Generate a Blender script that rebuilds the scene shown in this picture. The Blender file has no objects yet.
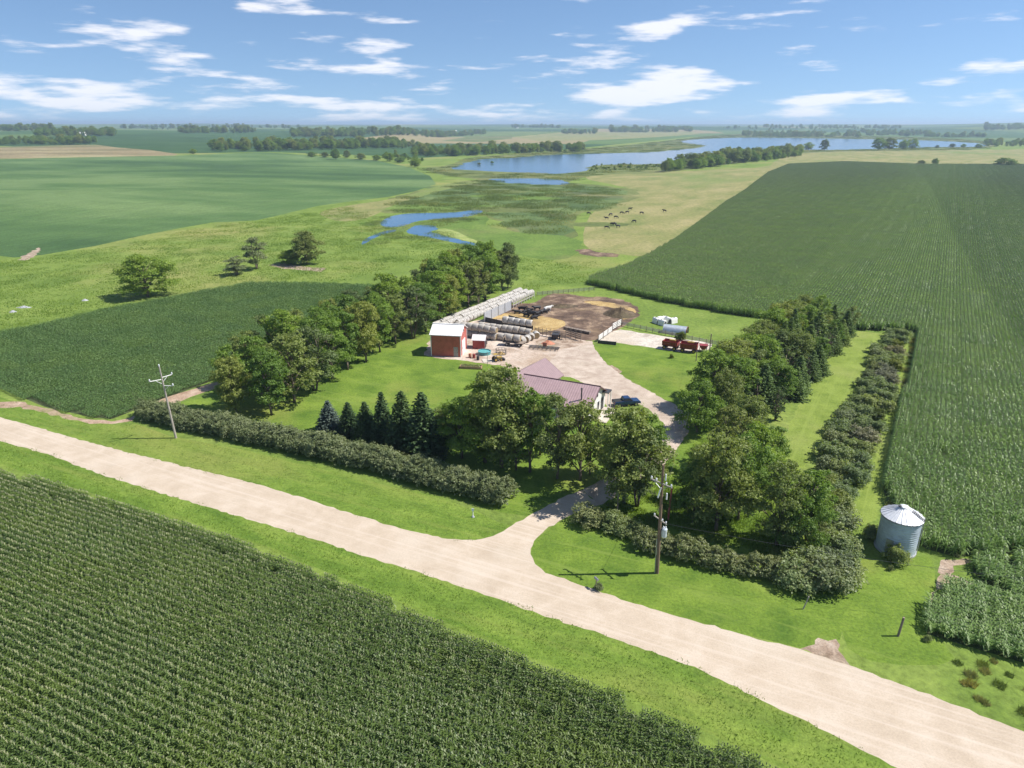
import bpy, bmesh, math, random
import numpy as np
from mathutils import Vector, Matrix
from mathutils.geometry import delaunay_2d_cdt
random.seed(7); np.random.seed(7)
S = bpy.context.scene
COL = S.collection
PI = math.pi
# ------------------------------------------------------------------ camera
F = 682.0; CH = 45.0; PT = math.atan(260/F); CP, SP = math.cos(PT), math.sin(PT)
cam = bpy.data.cameras.new('camera'); co = bpy.data.objects.new('camera', cam); COL.objects.link(co)
cam.sensor_width = 36; cam.lens = 36*F/1024; cam.clip_start = 1; cam.clip_end = 60000
co.location = (0, 0, CH); co.rotation_euler = (PI/2-PT, 0, 0); S.camera = co

def sm(t):
    t = np.clip(t, 0, 1); return t*t*(3-2*t)
def hz(x, y):
    """terrain height, flat at the farmstead and the lake, rolling further out"""
    x = np.asarray(x, float); y = np.asarray(y, float)
    D = np.hypot(x, y); u = x/np.maximum(y, 1.0)
    d0 = 650+2150*sm((u+.17)/.09)
    rise = 20*sm((D-d0)/2800)
    far = sm((D-d0-100)/900)
    roll = far*(5*np.sin(x/410+1.3)*np.sin(y/520+.4)+3*np.sin(x/190+y/260)+2)
    hills = sm((D-4500)/4000)*(10+9*np.sin(x/1500+.7)*np.sin(y/2100+1)+5*np.sin(x/620+2))*np.where(y > 0, 1, .3)
    rs = sm((D-3200)/2500)*sm((u-.52)/.25)*22
    gl = np.exp(-((x+270)/120)**2-((y-480)/170)**2)
    rl = gl*(4.0+1.4*np.sin(y/37+x/90)+.8*np.sin(y/17.-x/60))
    gr = np.exp(-((x-290)/110)**2-((y-460)/170)**2)
    rr = gr*(4.5+.8*np.sin(x/60+y/80))
    return rise+roll+hills+rs+rl+rr
def h1(x, y): return float(hz(x, y))
def ray(x, y):
    v = (384-y)/F
    return (x-512)/F, CP+v*SP, -SP+v*CP
def G(x, y, z=None):
    dx, dy, dz = ray(x, y)
    if z is not None:
        t = (z-CH)/dz; return (dx*t, dy*t)
    ts = np.geomspace(25, 24000, 900)
    zz = CH+dz*ts-hz(dx*ts, dy*ts)
    k = np.where(zz < 0)[0]
    if len(k) == 0: t = 9000.
    else:
        a, b = ts[max(k[0]-1, 0)], ts[k[0]]
        for _ in range(30):
            m = (a+b)/2
            if CH+dz*m-float(hz(dx*m, dy*m)) < 0: b = m
            else: a = m
        t = (a+b)/2
    return (dx*t, dy*t)
def G3(x, y):
    p = G(x, y); return (p[0], p[1], h1(*p))
def TOP(y, b):
    """height above ground of image row y at the place whose base is pixel b"""
    g = G3(*b); d = ray(b[0], y); return CH+g[1]*d[2]/d[1]-g[2]
# ------------------------------------------------------------------ bookkeeping
ORD = ['', 'first', 'second', 'third', 'fourth', 'fifth', 'sixth', 'seventh', 'eighth', 'ninth', 'tenth', 'eleventh', 'twelfth', 'thirteenth', 'fourteenth', 'fifteenth', 'sixteenth', 'seventeenth', 'eighteenth', 'nineteenth', 'twentieth']
def ordn(n):
    if n <= 20: return ORD[n]
    t = ['', '', 'twenty', 'thirty', 'forty'][n//10]
    return (t+'-'+ORD[n % 10]) if n % 10 else {30: 'thirtieth', 40: 'fortieth'}[n]
def tag(o, label=None, cat=None, group=None, kind=None):
    if label: o['label'] = label
    if cat: o['category'] = cat
    if group: o['group'] = group
    if kind: o['kind'] = kind
    return o
def empty(name, loc, rz=0, label=None, cat=None, group=None):
    o = bpy.data.objects.new(name, None); COL.objects.link(o); o.empty_display_size = .5
    o.location = loc; o.rotation_euler = (0, 0, rz); return tag(o, label, cat, group)
def raw_mesh(name, V, Fs, mats, midx=None, smooth=False):
    me = bpy.data.meshes.new(name); me.from_pydata([tuple(v) for v in V], [], Fs)
    for m in (mats if isinstance(mats, (list, tuple)) else [mats]): me.materials.append(m)
    if midx is not None: me.polygons.foreach_set('material_index', midx)
    if smooth: me.polygons.foreach_set('use_smooth', [True]*len(me.polygons))
    me.update(); return me
def quads_mesh(name, Q, mats, midx=None):
    """Q: (N,4,3) array"""
    n = len(Q); me = bpy.data.meshes.new(name)
    me.vertices.add(4*n); me.vertices.foreach_set('co', np.ascontiguousarray(Q, np.float32).ravel())
    me.loops.add(4*n); me.loops.foreach_set('vertex_index', np.arange(4*n, dtype=np.int32))
    me.polygons.add(n); me.polygons.foreach_set('loop_start', np.arange(0, 4*n, 4, dtype=np.int32))
    try: me.polygons.foreach_set('loop_total', np.full(n, 4, np.int32))
    except Exception: pass
    for m in (mats if isinstance(mats, (list, tuple)) else [mats]): me.materials.append(m)
    if midx is not None: me.polygons.foreach_set('material_index', np.asarray(midx, np.int32))
    me.update(calc_edges=True); return me
def link(name, me, parent=None, loc=None):
    o = bpy.data.objects.new(name, me); COL.objects.link(o)
    if parent: o.parent = parent
    if loc is not None: o.location = loc
    return o
class MB:
    def __init__(s): s.V = []; s.F = []; s.I = []
    def add(s, V, Fs, mi=0):
        b = len(s.V); s.V += [tuple(v) for v in V]; s.F += [tuple(i+b for i in f) for f in Fs]; s.I += [mi]*len(Fs); return s
    def box(s, c, d, rz=0, mi=0, rx=0, ry=0):
        M = Matrix.Rotation(rz, 3, 'Z') @ Matrix.Rotation(ry, 3, 'Y') @ Matrix.Rotation(rx, 3, 'X')
        V = [M @ Vector((a*d[0]/2, b*d[1]/2, e*d[2]/2))+Vector(c) for a in (-1, 1) for b in (-1, 1) for e in (-1, 1)]
        return s.add(V, [(0, 1, 3, 2), (4, 6, 7, 5), (0, 4, 5, 1), (2, 3, 7, 6), (0, 2, 6, 4), (1, 5, 7, 3)], mi)
    def tube(s, p0, p1, r0, r1=None, n=8, mi=0, cap=True):
        r1 = r0 if r1 is None else r1; p0 = Vector(p0); p1 = Vector(p1); d = (p1-p0).normalized()
        a = d.orthogonal().normalized(); b = d.cross(a)
        V = [p0+(a*math.cos(t)+b*math.sin(t))*r0 for t in [2*PI*k/n for k in range(n)]]+[p1+(a*math.cos(t)+b*math.sin(t))*r1 for t in [2*PI*k/n for k in range(n)]]
        Fs = [(k, (k+1) % n, n+(k+1) % n, n+k) for k in range(n)]
        if cap: Fs += [tuple(range(n))[::-1], tuple(range(n, 2*n))]
        return s.add(V, Fs, mi)
    def path(s, P, R, n=6, mi=0):
        for k in range(len(P)-1): s.tube(P[k], P[k+1], R[k], R[k+1], n, mi, cap=(k == 0 or k == len(P)-2))
        return s
    def lathe(s, prof, n=24, c=(0, 0, 0), mi=0):
        V = []; m = len(prof)
        for k in range(n):
            t = 2*PI*k/n
            for r, z in prof: V.append((c[0]+r*math.cos(t), c[1]+r*math.sin(t), c[2]+z))
        Fs = [(k*m+j, ((k+1) % n)*m+j, ((k+1) % n)*m+j+1, k*m+j+1) for k in range(n) for j in range(m-1)]
        return s.add(V, Fs, mi)
    def prism(s, prof, y0, y1, mi=0):
        """profile in x,z extruded along y"""
        n = len(prof); V = [(x, y0, z) for x, z in prof]+[(x, y1, z) for x, z in prof]
        return s.add(V, [(k, (k+1) % n, n+(k+1) % n, n+k) for k in range(n)]+[tuple(range(n)), tuple(range(n, 2*n))[::-1]], mi)
    def build(s, name, mats, parent=None, loc=None, smooth=False, bevel=0):
        me = raw_mesh(name, s.V, s.F, mats, s.I, smooth)
        bm = bmesh.new(); bm.from_mesh(me); bmesh.ops.recalc_face_normals(bm, faces=bm.faces); bm.to_mesh(me); bm.free()
        o = link(name, me, parent, loc)
        if bevel:
            m = o.modifiers.new('b', 'BEVEL'); m.width = bevel; m.segments = 2; m.limit_method = 'ANGLE'
        return o
def kids(o): return [c for c in bpy.data.objects if c.parent == o]
KC = {}
def copy_tree(o, parent=None, ch=None):
    c = o.copy(); COL.objects.link(c)
    if parent: c.parent = parent
    if o.name not in KC: KC[o.name] = kids(o)
    for k in KC[o.name]: copy_tree(k, c)
    return c
# ------------------------------------------------------------------ materials
def nt_new(name):
    m = bpy.data.materials.new(name); m.use_nodes = True; t = m.node_tree
    b = t.nodes['Principled BSDF']; return m, t, b
def N(t, typ, **kw):
    n = t.nodes.new(typ)
    for k, v in kw.items():
        if k in n.inputs.keys(): n.inputs[k].default_value = v
        else: setattr(n, k, v)
    return n
def ramp(t, stops, fac):
    r = t.nodes.new('ShaderNodeValToRGB'); e = r.color_ramp.elements
    while len(e) < len(stops): e.new(.5)
    for i, (p, c) in enumerate(stops): e[i].position = p; e[i].color = (c[0], c[1], c[2], 1)
    t.links.new(fac, r.inputs[0]); return r.outputs[0]
def coords(t, scale=(1, 1, 1), rz=0):
    tc = t.nodes.new('ShaderNodeTexCoord'); m0 = t.nodes.new('ShaderNodeMapping'); mp = t.nodes.new('ShaderNodeMapping')
    m0.inputs['Rotation'].default_value = (0, 0, rz); mp.inputs['Scale'].default_value = scale
    t.links.new(tc.outputs['Object'], m0.inputs[0]); t.links.new(m0.outputs[0], mp.inputs[0]); return mp.outputs[0]
def noise(t, scale, detail=4, rough=.6, vec=None, dist=0):
    n = t.nodes.new('ShaderNodeTexNoise'); n.inputs['Scale'].default_value = scale; n.inputs['Detail'].default_value = detail
    n.inputs['Roughness'].default_value = rough; n.inputs['Distortion'].default_value = dist
    t.links.new(vec if vec is not None else coords(t), n.inputs['Vector']); return n.outputs[0]
def mix(t, a, b, f, mode='MIX'):
    m = t.nodes.new('ShaderNodeMix'); m.data_type = 'RGBA'; m.blend_type = mode
    for s, v in ((6, a), (7, b)):
        if isinstance(v, (tuple, list)): m.inputs[s].default_value = (v[0], v[1], v[2], 1)
        else: t.links.new(v, m.inputs[s])
    if isinstance(f, (int, float)): m.inputs[0].default_value = f
    else: t.links.new(f, m.inputs[0])
    return m.outputs[2]
def bump(t, b, h, strength=.5, dist=.1):
    n = t.nodes.new('ShaderNodeBump'); n.inputs['Strength'].default_value = strength; n.inputs['Distance'].default_value = dist
    t.links.new(h, n.inputs['Height']); t.links.new(n.outputs[0], b.inputs['Normal'])
def sstep(t, v, a, b):
    m = t.nodes.new('ShaderNodeMapRange'); m.interpolation_type = 'SMOOTHSTEP'
    m.inputs[1].default_value = a; m.inputs[2].default_value = b; t.links.new(v, m.inputs[0]); return m.outputs[0]
def simple(name, col, rough=.6, metal=0, var=.15, sc=2.0, bmp=0, spec=.5):
    m, t, b = nt_new(name); c2 = tuple(v*(1-var*2) for v in col); c3 = tuple(min(1, v*(1+var)) for v in col)
    b.inputs['Roughness'].default_value = rough; b.inputs['Metallic'].default_value = metal; b.inputs['Specular IOR Level'].default_value = spec
    n = noise(t, sc, 5, .65); t.links.new(ramp(t, [(.3, c2), (.5, col), (.75, c3)], n), b.inputs['Base Color'])
    if bmp: bump(t, b, noise(t, sc*6, 3), .6, bmp)
    return m
def streaks(dirrz, sx, sy, col, amt):
    def f(t, base, v):
        w = coords(t, (sx, sy, 1), dirrz); n = noise(t, 1.0, 4, .6, w)
        return mix(t, base, col, sstep_mul(t, n, .5, .7, amt))
    return f
def sstep_mul(t, n, a, b, k):
    m = t.nodes.new('ShaderNodeMath'); m.operation = 'MULTIPLY'; m.inputs[1].default_value = k
    t.links.new(sstep(t, n, a, b), m.inputs[0]); return m.outputs[0]
def ground_mat(name, cols, s1=.03, s2=.35, s3=4.0, bmp=.12, extra=None, stretch=None, rz=0, spec=.15, spk=.75):
    """three octave blends of ground cover; cols = dark, mid, light, dry"""
    m, t, b = nt_new(name); b.inputs['Roughness'].default_value = .95; b.inputs['Specular IOR Level'].default_value = spec
    v = coords(t, stretch or (1, 1, 1), rz)
    a = noise(t, s1, 5, .6, v); c = noise(t, s2, 5, .65, v, .3); d = noise(t, s3, 4, .75)
    base = ramp(t, [(.32, cols[0]), (.5, cols[1]), (.66, cols[2])], c)
    base = mix(t, base, cols[3], sstep(t, a, .5, .68))
    base = mix(t, base, ramp(t, [(.3, (.55, .55, .5)), (.5, (1, 1, 1)), (.72, (1.45, 1.4, 1.3))], d), spk, 'MULTIPLY')
    if extra: base = extra(t, base, v)
    t.links.new(base, b.inputs['Base Color']); bump(t, b, d, .8, bmp); return m
def leaf_mat(name, dark, mid, light, rough=.55, trans=.3, spec=.3, nsc=.9, objvar=.24):
    m, t, b = nt_new(name)
    b.inputs['Roughness'].default_value = rough; b.inputs['Specular IOR Level'].default_value = spec
    n = noise(t, nsc, 4, .7); oi = t.nodes.new('ShaderNodeObjectInfo')
    base = ramp(t, [(.3, dark), (.5, mid), (.68, light)], n)
    tint = ramp(t, [(0, (1-objvar, 1-objvar*.8, 1-objvar*.5)), (.5, (1, 1, 1)), (1, (1+objvar, 1+objvar*.55, 1-objvar*.3))], oi.outputs['Random'])
    base = mix(t, base, tint, 1.0, 'MULTIPLY')
    t.links.new(base, b.inputs['Base Color'])
    tr = t.nodes.new('ShaderNodeBsdfTranslucent'); t.links.new(mix(t, base, (1.25, 1.3, .5), 1.0, 'MULTIPLY'), tr.inputs[0])
    ms = t.nodes.new('ShaderNodeMixShader'); ms.inputs[0].default_value = trans
    t.links.new(b.outputs[0], ms.inputs[1]); t.links.new(tr.outputs[0], ms.inputs[2])
    t.links.new(ms.outputs[0], t.nodes['Material Output'].inputs[0]); return m
LM = {}
LM['decid'] = leaf_mat('broad_leaf', (.12, .2, .035), (.18, .28, .05), (.27, .37, .09), trans=.42)
LM['spruce'] = leaf_mat('spruce_needle', (.045, .085, .03), (.07, .12, .042), (.1, .16, .058), .6, .2)
LM['blue'] = leaf_mat('blue_spruce_needle', (.045, .075, .07), (.08, .12, .115), (.13, .18, .17), .6, .08)
LM['cedar'] = leaf_mat('cedar_leaf', (.075, .12, .035), (.11, .165, .05), (.15, .2, .07), .6, .25)
LM['hedge'] = leaf_mat('hedge_leaf', (.15, .19, .085), (.215, .255, .125), (.29, .32, .18), .5, .35, nsc=.6)
LM['lilac'] = leaf_mat('shrub_leaf', (.18, .235, .1), (.25, .31, .135), (.32, .38, .19), .5, .4)
LM['dry'] = leaf_mat('dry_shrub_twig', (.2, .205, .13), (.27, .27, .18), (.34, .33, .24), .8, .25)
LM['yellow'] = leaf_mat('yellow_leaf', (.1, .13, .02), (.16, .2, .03), (.22, .27, .05), .55, .3)
LM['corn'] = leaf_mat('corn_leaf', (.12, .185, .045), (.145, .215, .054), (.175, .25, .07), .45, .4, .4, .05, .12)
LM['decid2'] = leaf_mat('pale_broad_leaf', (.15, .19, .05), (.22, .27, .075), (.31, .36, .12), trans=.4)
LM['decid3'] = leaf_mat('greyish_broad_leaf', (.1, .14, .045), (.16, .21, .07), (.24, .29, .11), trans=.35)
LM['spruce2'] = leaf_mat('windbreak_needle', (.1, .16, .05), (.15, .225, .07), (.21, .29, .1), .6, .3)
LM['tall'] = leaf_mat('tall_corn_leaf', (.18, .28, .085), (.22, .335, .1), (.26, .375, .12), .45, .45, .4, .05, .1)
LM['tall2'] = leaf_mat('tall_corn_leaf_deep', (.13, .225, .06), (.165, .265, .072), (.195, .3, .085), .45, .45, .4, .05, .1)
LM['soy'] = leaf_mat('soybean_leaf', (.105, .19, .06), (.13, .22, .07), (.155, .25, .08), .55, .3, .3, .04, .1)
LM['reed'] = leaf_mat('reed_blade', (.1, .145, .04), (.135, .185, .055), (.18, .22, .08), .6, .35, .2, .03, .25)
LM['grass'] = leaf_mat('grass_blade', (.12, .2, .03), (.16, .25, .04), (.2, .29, .055), .6, .4, .2, .1, .25)
LM['weed'] = leaf_mat('weed_blade', (.19, .22, .08), (.27, .26, .12), (.35, .31, .18), .8, .4, .1, .3, .3)
M_tassel = simple('corn_tassel', (.36, .38, .2), .7)
M_bark = simple('bark', (.17, .135, .105), .9, sc=3, bmp=.05, spec=.2)
M_twig = simple('grey_twig', (.2, .17, .145), .9, spec=.2)
# ------------------------------------------------------------------ instancing of ground cover through geometry nodes
def source_collection(name, objs):
    c = bpy.data.collections.new(name)
    for o in objs: c.objects.link(o)
    return c
def scatter(name, coll, P, rot, scl, idx, label, cat, mat=None):
    me = bpy.data.meshes.new(name); n = len(P)
    me.vertices.add(n); me.vertices.foreach_set('co', np.asarray(P, np.float32).ravel())
    for an, ty, vals, key in (('rot', 'FLOAT', rot, 'value'), ('scl', 'FLOAT_VECTOR', scl, 'vector'), ('idx', 'INT', idx, 'value')):
        a = me.attributes.new(an, ty, 'POINT')
        a.data.foreach_set(key, np.asarray(vals, np.int32 if ty == 'INT' else np.float32).ravel())
    o = link(name, me); tag(o, label, cat, kind='stuff')
    g = bpy.data.node_groups.new(name+'_nodes', 'GeometryNodeTree')
    g.interface.new_socket('Geometry', in_out='INPUT', socket_type='NodeSocketGeometry')
    g.interface.new_socket('Geometry', in_out='OUTPUT', socket_type='NodeSocketGeometry')
    gi = g.nodes.new('NodeGroupInput'); go = g.nodes.new('NodeGroupOutput')
    ip = g.nodes.new('GeometryNodeInstanceOnPoints'); ci = g.nodes.new('GeometryNodeCollectionInfo')
    ci.inputs['Collection'].default_value = coll; ci.inputs['Separate Children'].default_value = True; ci.inputs['Reset Children'].default_value = True
    def na(nm, ty):
        a = g.nodes.new('GeometryNodeInputNamedAttribute'); a.data_type = ty; a.inputs['Name'].default_value = nm
        return [s for s in a.outputs if s.enabled and s.name == 'Attribute'][0]
    cx = g.nodes.new('ShaderNodeCombineXYZ'); g.links.new(na('rot', 'FLOAT'), cx.inputs[2])
    ip.inputs['Pick Instance'].default_value = True
    g.links.new(gi.outputs[0], ip.inputs['Points']); g.links.new(ci.outputs[0], ip.inputs['Instance'])
    g.links.new(na('idx', 'INT'), ip.inputs['Instance Index']); g.links.new(cx.outputs[0], ip.inputs['Rotation'])
    g.links.new(na('scl', 'FLOAT_VECTOR'), ip.inputs['Scale']); g.links.new(ip.outputs[0], go.inputs[0])
    m = o.modifiers.new('scatter', 'NODES'); m.node_group = g
    return o
def inpoly(px, py, poly):
    px = np.asarray(px); py = np.asarray(py); r = np.zeros(px.shape, bool); n = len(poly); j = n-1
    for i in range(n):
        xi, yi = poly[i]; xj, yj = poly[j]
        if yi != yj:
            c = ((yi > py) != (yj > py)) & (px < (xj-xi)*(py-yi)/(yj-yi)+xi); r ^= c
        j = i
    return r
def rag(poly, step, amp, seed=1, closed=True):
    """subdivide a world polyline and roughen its edge"""
    rn = random.Random(seed); out = []
    n = len(poly); e = n if closed else n-1
    for i in range(e):
        a = Vector(poly[i]); b = Vector(poly[(i+1) % n]); L = (b-a).length
        k = max(1, int(L/step))
        if k > 400: k = 400
        for j in range(k):
            p = a.lerp(b, j/k)
            if j: p += Vector((rn.uniform(-1, 1), rn.uniform(-1, 1)))*min(amp, L/k*.4)
            out.append((p.x, p.y))
    if not closed: out.append(tuple(poly[-1]))
    return out
def smooth(pts, it=2, closed=True):
    for _ in range(it):
        o = []; n = len(pts)
        for i in range(n if closed else n-1):
            a = pts[i]; b = pts[(i+1) % n]
            o += [(a[0]*.75+b[0]*.25, a[1]*.75+b[1]*.25), (a[0]*.25+b[0]*.75, a[1]*.25+b[1]*.75)]
        if not closed: o = [pts[0]]+o+[pts[-1]]
        pts = o
    return pts
def W(pix, sm_it=0): 
    p = [G(*q) for q in pix]
    return smooth(p, sm_it) if sm_it else p
# ------------------------------------------------------------------ ground plan (each region traced, laid on the terrain)
REG = []   # name, kind label, polygon, material ; later entries win
def region(name, poly, mat, group=None): REG.append((name, poly, mat))
gravel_f = None
M_pasture = ground_mat('pasture_grass', ((.1, .16, .028), (.145, .21, .04), (.19, .25, .055), (.23, .24, .075)), .012, .06, 1.1, .15)
M_lawn = ground_mat('lawn_grass', ((.07, .13, .018), (.12, .19, .026), (.165, .24, .036), (.2, .23, .05)), .035, .16, 3.0, .08, streaks(.45, .06, .9, (.17, .235, .045), .6))
M_mown = ground_mat('mown_lane_grass', ((.125, .18, .03), (.17, .23, .042), (.21, .275, .055), (.22, .26, .07)), .05, .3, 4.0, .06, streaks(-1.04, .03, 1.3, (.22, .28, .06), .7))
M_verge = ground_mat('verge_grass', ((.08, .145, .02), (.125, .2, .03), (.17, .245, .042), (.2, .23, .055)), .04, .35, 2.5, .15, stretch=(.35, 1, 1), rz=.45, extra=streaks(.45, .05, .8, (.19, .235, .05), .6))
M_marsh = ground_mat('marsh_growth', ((.05, .085, .028), (.09, .14, .045), (.15, .2, .07), (.11, .125, .055)), .012, .03, .5, .3)
M_wet = ground_mat('wet_meadow', ((.08, .14, .026), (.115, .185, .036), (.15, .22, .048), (.16, .18, .06)), .012, .05, .8, .2)
M_tan = ground_mat('dry_pasture', ((.15, .18, .055), (.225, .22, .085), (.29, .26, .12), (.15, .2, .055)), .008, .05, .6, .15, stretch=(1, .5, 1), rz=.5)
M_lowgr = ground_mat('low_shore_grass', ((.07, .1, .03), (.12, .15, .045), (.17, .19, .065), (.19, .18, .08)), .006, .03, .4, .2)
M_stub = ground_mat('stubble_field', ((.15, .14, .06), (.24, .19, .1), (.32, .28, .15), (.13, .17, .06)), .006, .02, .2, .2, stretch=(.3, 1, 1))
M_soil = ground_mat('bare_soil', ((.2, .14, .1), (.33, .25, .19), (.45, .37, .3), (.28, .24, .17)), .1, .6, 4, .1)
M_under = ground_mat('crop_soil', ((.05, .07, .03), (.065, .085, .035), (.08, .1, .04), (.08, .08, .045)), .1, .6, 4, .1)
M_feed = ground_mat('feedlot_dirt', ((.06, .04, .03), (.14, .095, .07), (.34, .25, .17), (.24, .17, .1)), .06, .2, 1.2, .25)
M_straw = ground_mat('straw_bedding', ((.27, .18, .08), (.4, .28, .12), (.5, .38, .19), (.25, .18, .1)), .08, .3, 3, .15)
M_conc = ground_mat('pale_yard_slab', ((.36, .31, .26), (.5, .45, .39), (.62, .57, .5), (.45, .38, .3)), .1, .4, 3, .03)
M_yard = ground_mat('gravel_yard', ((.28, .21, .155), (.45, .365, .3), (.56, .48, .41), (.36, .27, .2)), .06, .22, 2.2, .05, streaks(.98, .08, .8, (.55, .48, .41), .5))
def road_extra(t, base, v):
    w = coords(t, (.05, 2.2, 1), math.radians(26)); n = noise(t, .95, 3, .5, w, .15)
    return mix(t, base, (.58, .5, .42), sstep_mul(t, n, .48, .7, .4))
M_road = ground_mat('gravel_road', ((.41, .335, .255), (.46, .38, .295), (.51, .43, .345), (.49, .42, .34)), .06, .3, 6, .015, road_extra, spk=.3)
M_drive = ground_mat('gravel_drive', ((.32, .25, .2), (.42, .345, .285), (.52, .44, .37), (.4, .34, .27)), .08, .35, 6, .03)
M_track = ground_mat('dirt_track', ((.25, .17, .12), (.36, .26, .19), (.44, .34, .26), (.2, .2, .08)), .1, .5, 3, .06)
# far farmland: sections of different crops
def far_farm():
    m, t, b = nt_new('far_farmland'); b.inputs['Roughness'].default_value = 1; b.inputs['Specular IOR Level'].default_value = .05
    v = coords(t, (1/620, 1/900, 0), .12)
    nd = noise(t, .9, 2, .5, v); 
    ad = t.nodes.new('ShaderNodeVectorMath'); ad.operation = 'MULTIPLY_ADD'; ad.inputs[1].default_value = (.12, .12, 0)
    cxyz = t.nodes.new('ShaderNodeCombineXYZ'); t.links.new(nd, cxyz.inputs[0]); t.links.new(nd, cxyz.inputs[1])
    t.links.new(cxyz.outputs[0], ad.inputs[0]); t.links.new(v, ad.inputs[2])
    fl = t.nodes.new('ShaderNodeVectorMath'); fl.operation = 'FLOOR'; t.links.new(ad.outputs[0], fl.inputs[0])
    wn = t.nodes.new('ShaderNodeTexWhiteNoise'); wn.noise_dimensions = '2D'; t.links.new(fl.outputs[0], wn.inputs[0])
    c = ramp(t, [(.0, (.05, .1, .04)), (.3, (.045, .09, .035)), (.34, (.1, .16, .05)), (.55, (.075, .13, .045)), (.6, (.13, .18, .06)), (.78, (.06, .115, .04)), (.86, (.26, .22, .12)), (.93, (.12, .17, .06))], wn.outputs[0])
    r = [n for n in t.nodes if n.type == 'VALTORGB'][-1]; r.color_ramp.interpolation = 'CONSTANT'
    n2 = noise(t, .01, 5, .65)
    c = mix(t, c, ramp(t, [(.3, (.75, .8, .75)), (.7, (1.25, 1.2, 1.15))], n2), 1.0, 'MULTIPLY')
    t.links.new(c, b.inputs['Base Color']); return m
M_far = far_farm()
def water_mat(name, base, r=.12, bs=.25, bd=.02):
    m, t, b = nt_new(name); b.inputs['Base Color'].default_value = (*base, 1); b.inputs['Roughness'].default_value = r; b.inputs['IOR'].default_value = 1.33
    b.inputs['Specular IOR Level'].default_value = .5
    n = noise(t, bs, 4, .6, coords(t, (1, 2.5, 1), .3)); bump(t, b, n, .25, bd)
    return m
M_lake = water_mat('lake_water', (.05, .11, .18), .14, .12, .12)
M_pond = water_mat('pond_water', (.045, .125, .22), .14, .5, .03)
def crop_far(name, cols, rz, rs):
    m, t, b = nt_new(name); b.inputs['Roughness'].default_value = .9; b.inputs['Specular IOR Level'].default_value = .2
    a = noise(t, .0075, 4, .6, coords(t, (.45, 1, 1), .25), .2); d = noise(t, .9, 4, .8); r = noise(t, 1.0, 2, .5, coords(t, (rs, .05, 1), rz))
    base = ramp(t, [(.4, cols[0]), (.5, cols[1]), (.6, cols[2])], a)
    base = mix(t, base, ramp(t, [(.3, (.72, .72, .7)), (.7, (1.3, 1.28, 1.25))], d), 1., 'MULTIPLY')
    base = mix(t, base, ramp(t, [(.4, (.9, .9, .9)), (.6, (1.08, 1.08, 1.08))], r), 1., 'MULTIPLY')
    t.links.new(base, b.inputs['Base Color']); bump(t, b, d, .9, .35); return m
M_soyfar = crop_far('soybean_canopy', ((.045, .095, .03), (.075, .14, .042), (.125, .195, .068)), .4, .8)
# trace everything
far_ring = [(-24000*math.cos(a)*1, 24000*math.sin(a)) for a in np.linspace(0, 2*PI, 48, endpoint=False)]
soyB = W([(0, 256), (15, 257.5), (22, 257), (42, 255), (95, 246), (140, 236), (175, 229), (212, 222.5), (256, 220.5), (288, 213), (318, 206), (350, 201.5), (388, 197), (416, 191), (436, 184), (430, 176), (408, 167), (376, 160.5), (331, 157.5), (303, 155), (268, 152.5), (256, 152.5), (175, 155.8), (140, 156.3), (50, 158), (0, 159.5), (-60, 160), (-160, 163), (-160, 256), (-60, 257)])
stub = W([(-60, 148), (0, 147), (95, 144.5), (117, 147.5), (150, 150), (178, 154), (175, 155.5), (140, 156.2), (50, 157.8), (0, 159.3), (-60, 159.8)])
soyA = W([(-60, 347), (0, 333), (50, 323), (112, 308), (175, 297), (212, 289.5), (232, 287), (245, 283.5), (283, 283), (331, 284), (385, 286.5), (372, 305), (350, 318), (300, 338), (245, 366), (212, 381), (162, 399.5), (137, 409.5), (112, 419), (95, 418), (45, 407), (15, 394.5), (0, 388), (-60, 372)])
corn = W([(587, 284), (662, 302), (737, 315.5), (800, 322), (858, 330), (917, 332), (914, 352), (911, 370), (902, 402), (895, 432), (887, 474), (884, 492), (893, 515), (912, 536), (926, 549), (959, 558), (974, 555), (1026, 553), (1120, 575), (1300, 560), (1700, 330), (1500, 200), (1200, 172), (1024, 166), (918, 165.5), (843, 163), (788, 165.5), (768, 174), (744.5, 192.5), (724.5, 205), (702, 222.5), (674.5, 242.5), (649.5, 257.5), (624.5, 270), (592, 280)])
patch2 = W([(972, 559), (985, 556), (1026, 560), (1110, 580), (1110, 626), (1024, 600), (985, 583), (973, 572)])
patch3 = W([(947, 586), (969, 588), (1024, 604), (1110, 632), (1110, 690), (1024, 663), (987, 652), (927, 634), (925, 626), (935, 604)])
cornF = [G(q[0], q[1], 1.6) for q in [(-160, 421), (-60, 449), (0, 466), (28, 474), (88, 492), (155, 513), (206, 527), (256, 545), (320, 569), (372, 590), (423, 613), (475, 635), (512, 650), (563, 670.5), (650, 706), (740, 748), (860, 805), (950, 860), (300, 900), (-100, 900), (-700, 800), (-500, 500)]]
pasture_tan = W([(579, 177.8), (600, 174), (662, 172.5), (712, 169.5), (768, 167.5), (776, 160), (798, 152), (860, 151), (1024, 149.5), (1140, 149), (1140, 171), (1024, 167), (918, 166.5), (843, 164), (788, 167), (768, 176), (744, 194.5), (724, 207), (702, 224), (674, 244), (647, 257.5), (610, 253), (584, 249), (583, 230), (592, 211), (612, 205), (640, 192), (625, 187)], 1)
marsh1 = W([(386, 205), (411, 195.5), (446, 187.5), (468, 182), (488, 180), (512, 183.5), (545, 184), (575, 184), (612, 188), (634, 192), (612, 205), (594, 210), (570, 212), (566, 224), (572, 236), (537, 234), (514, 232), (488, 214), (470, 209), (440, 210), (400, 213), (392, 211)], 1)
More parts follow.
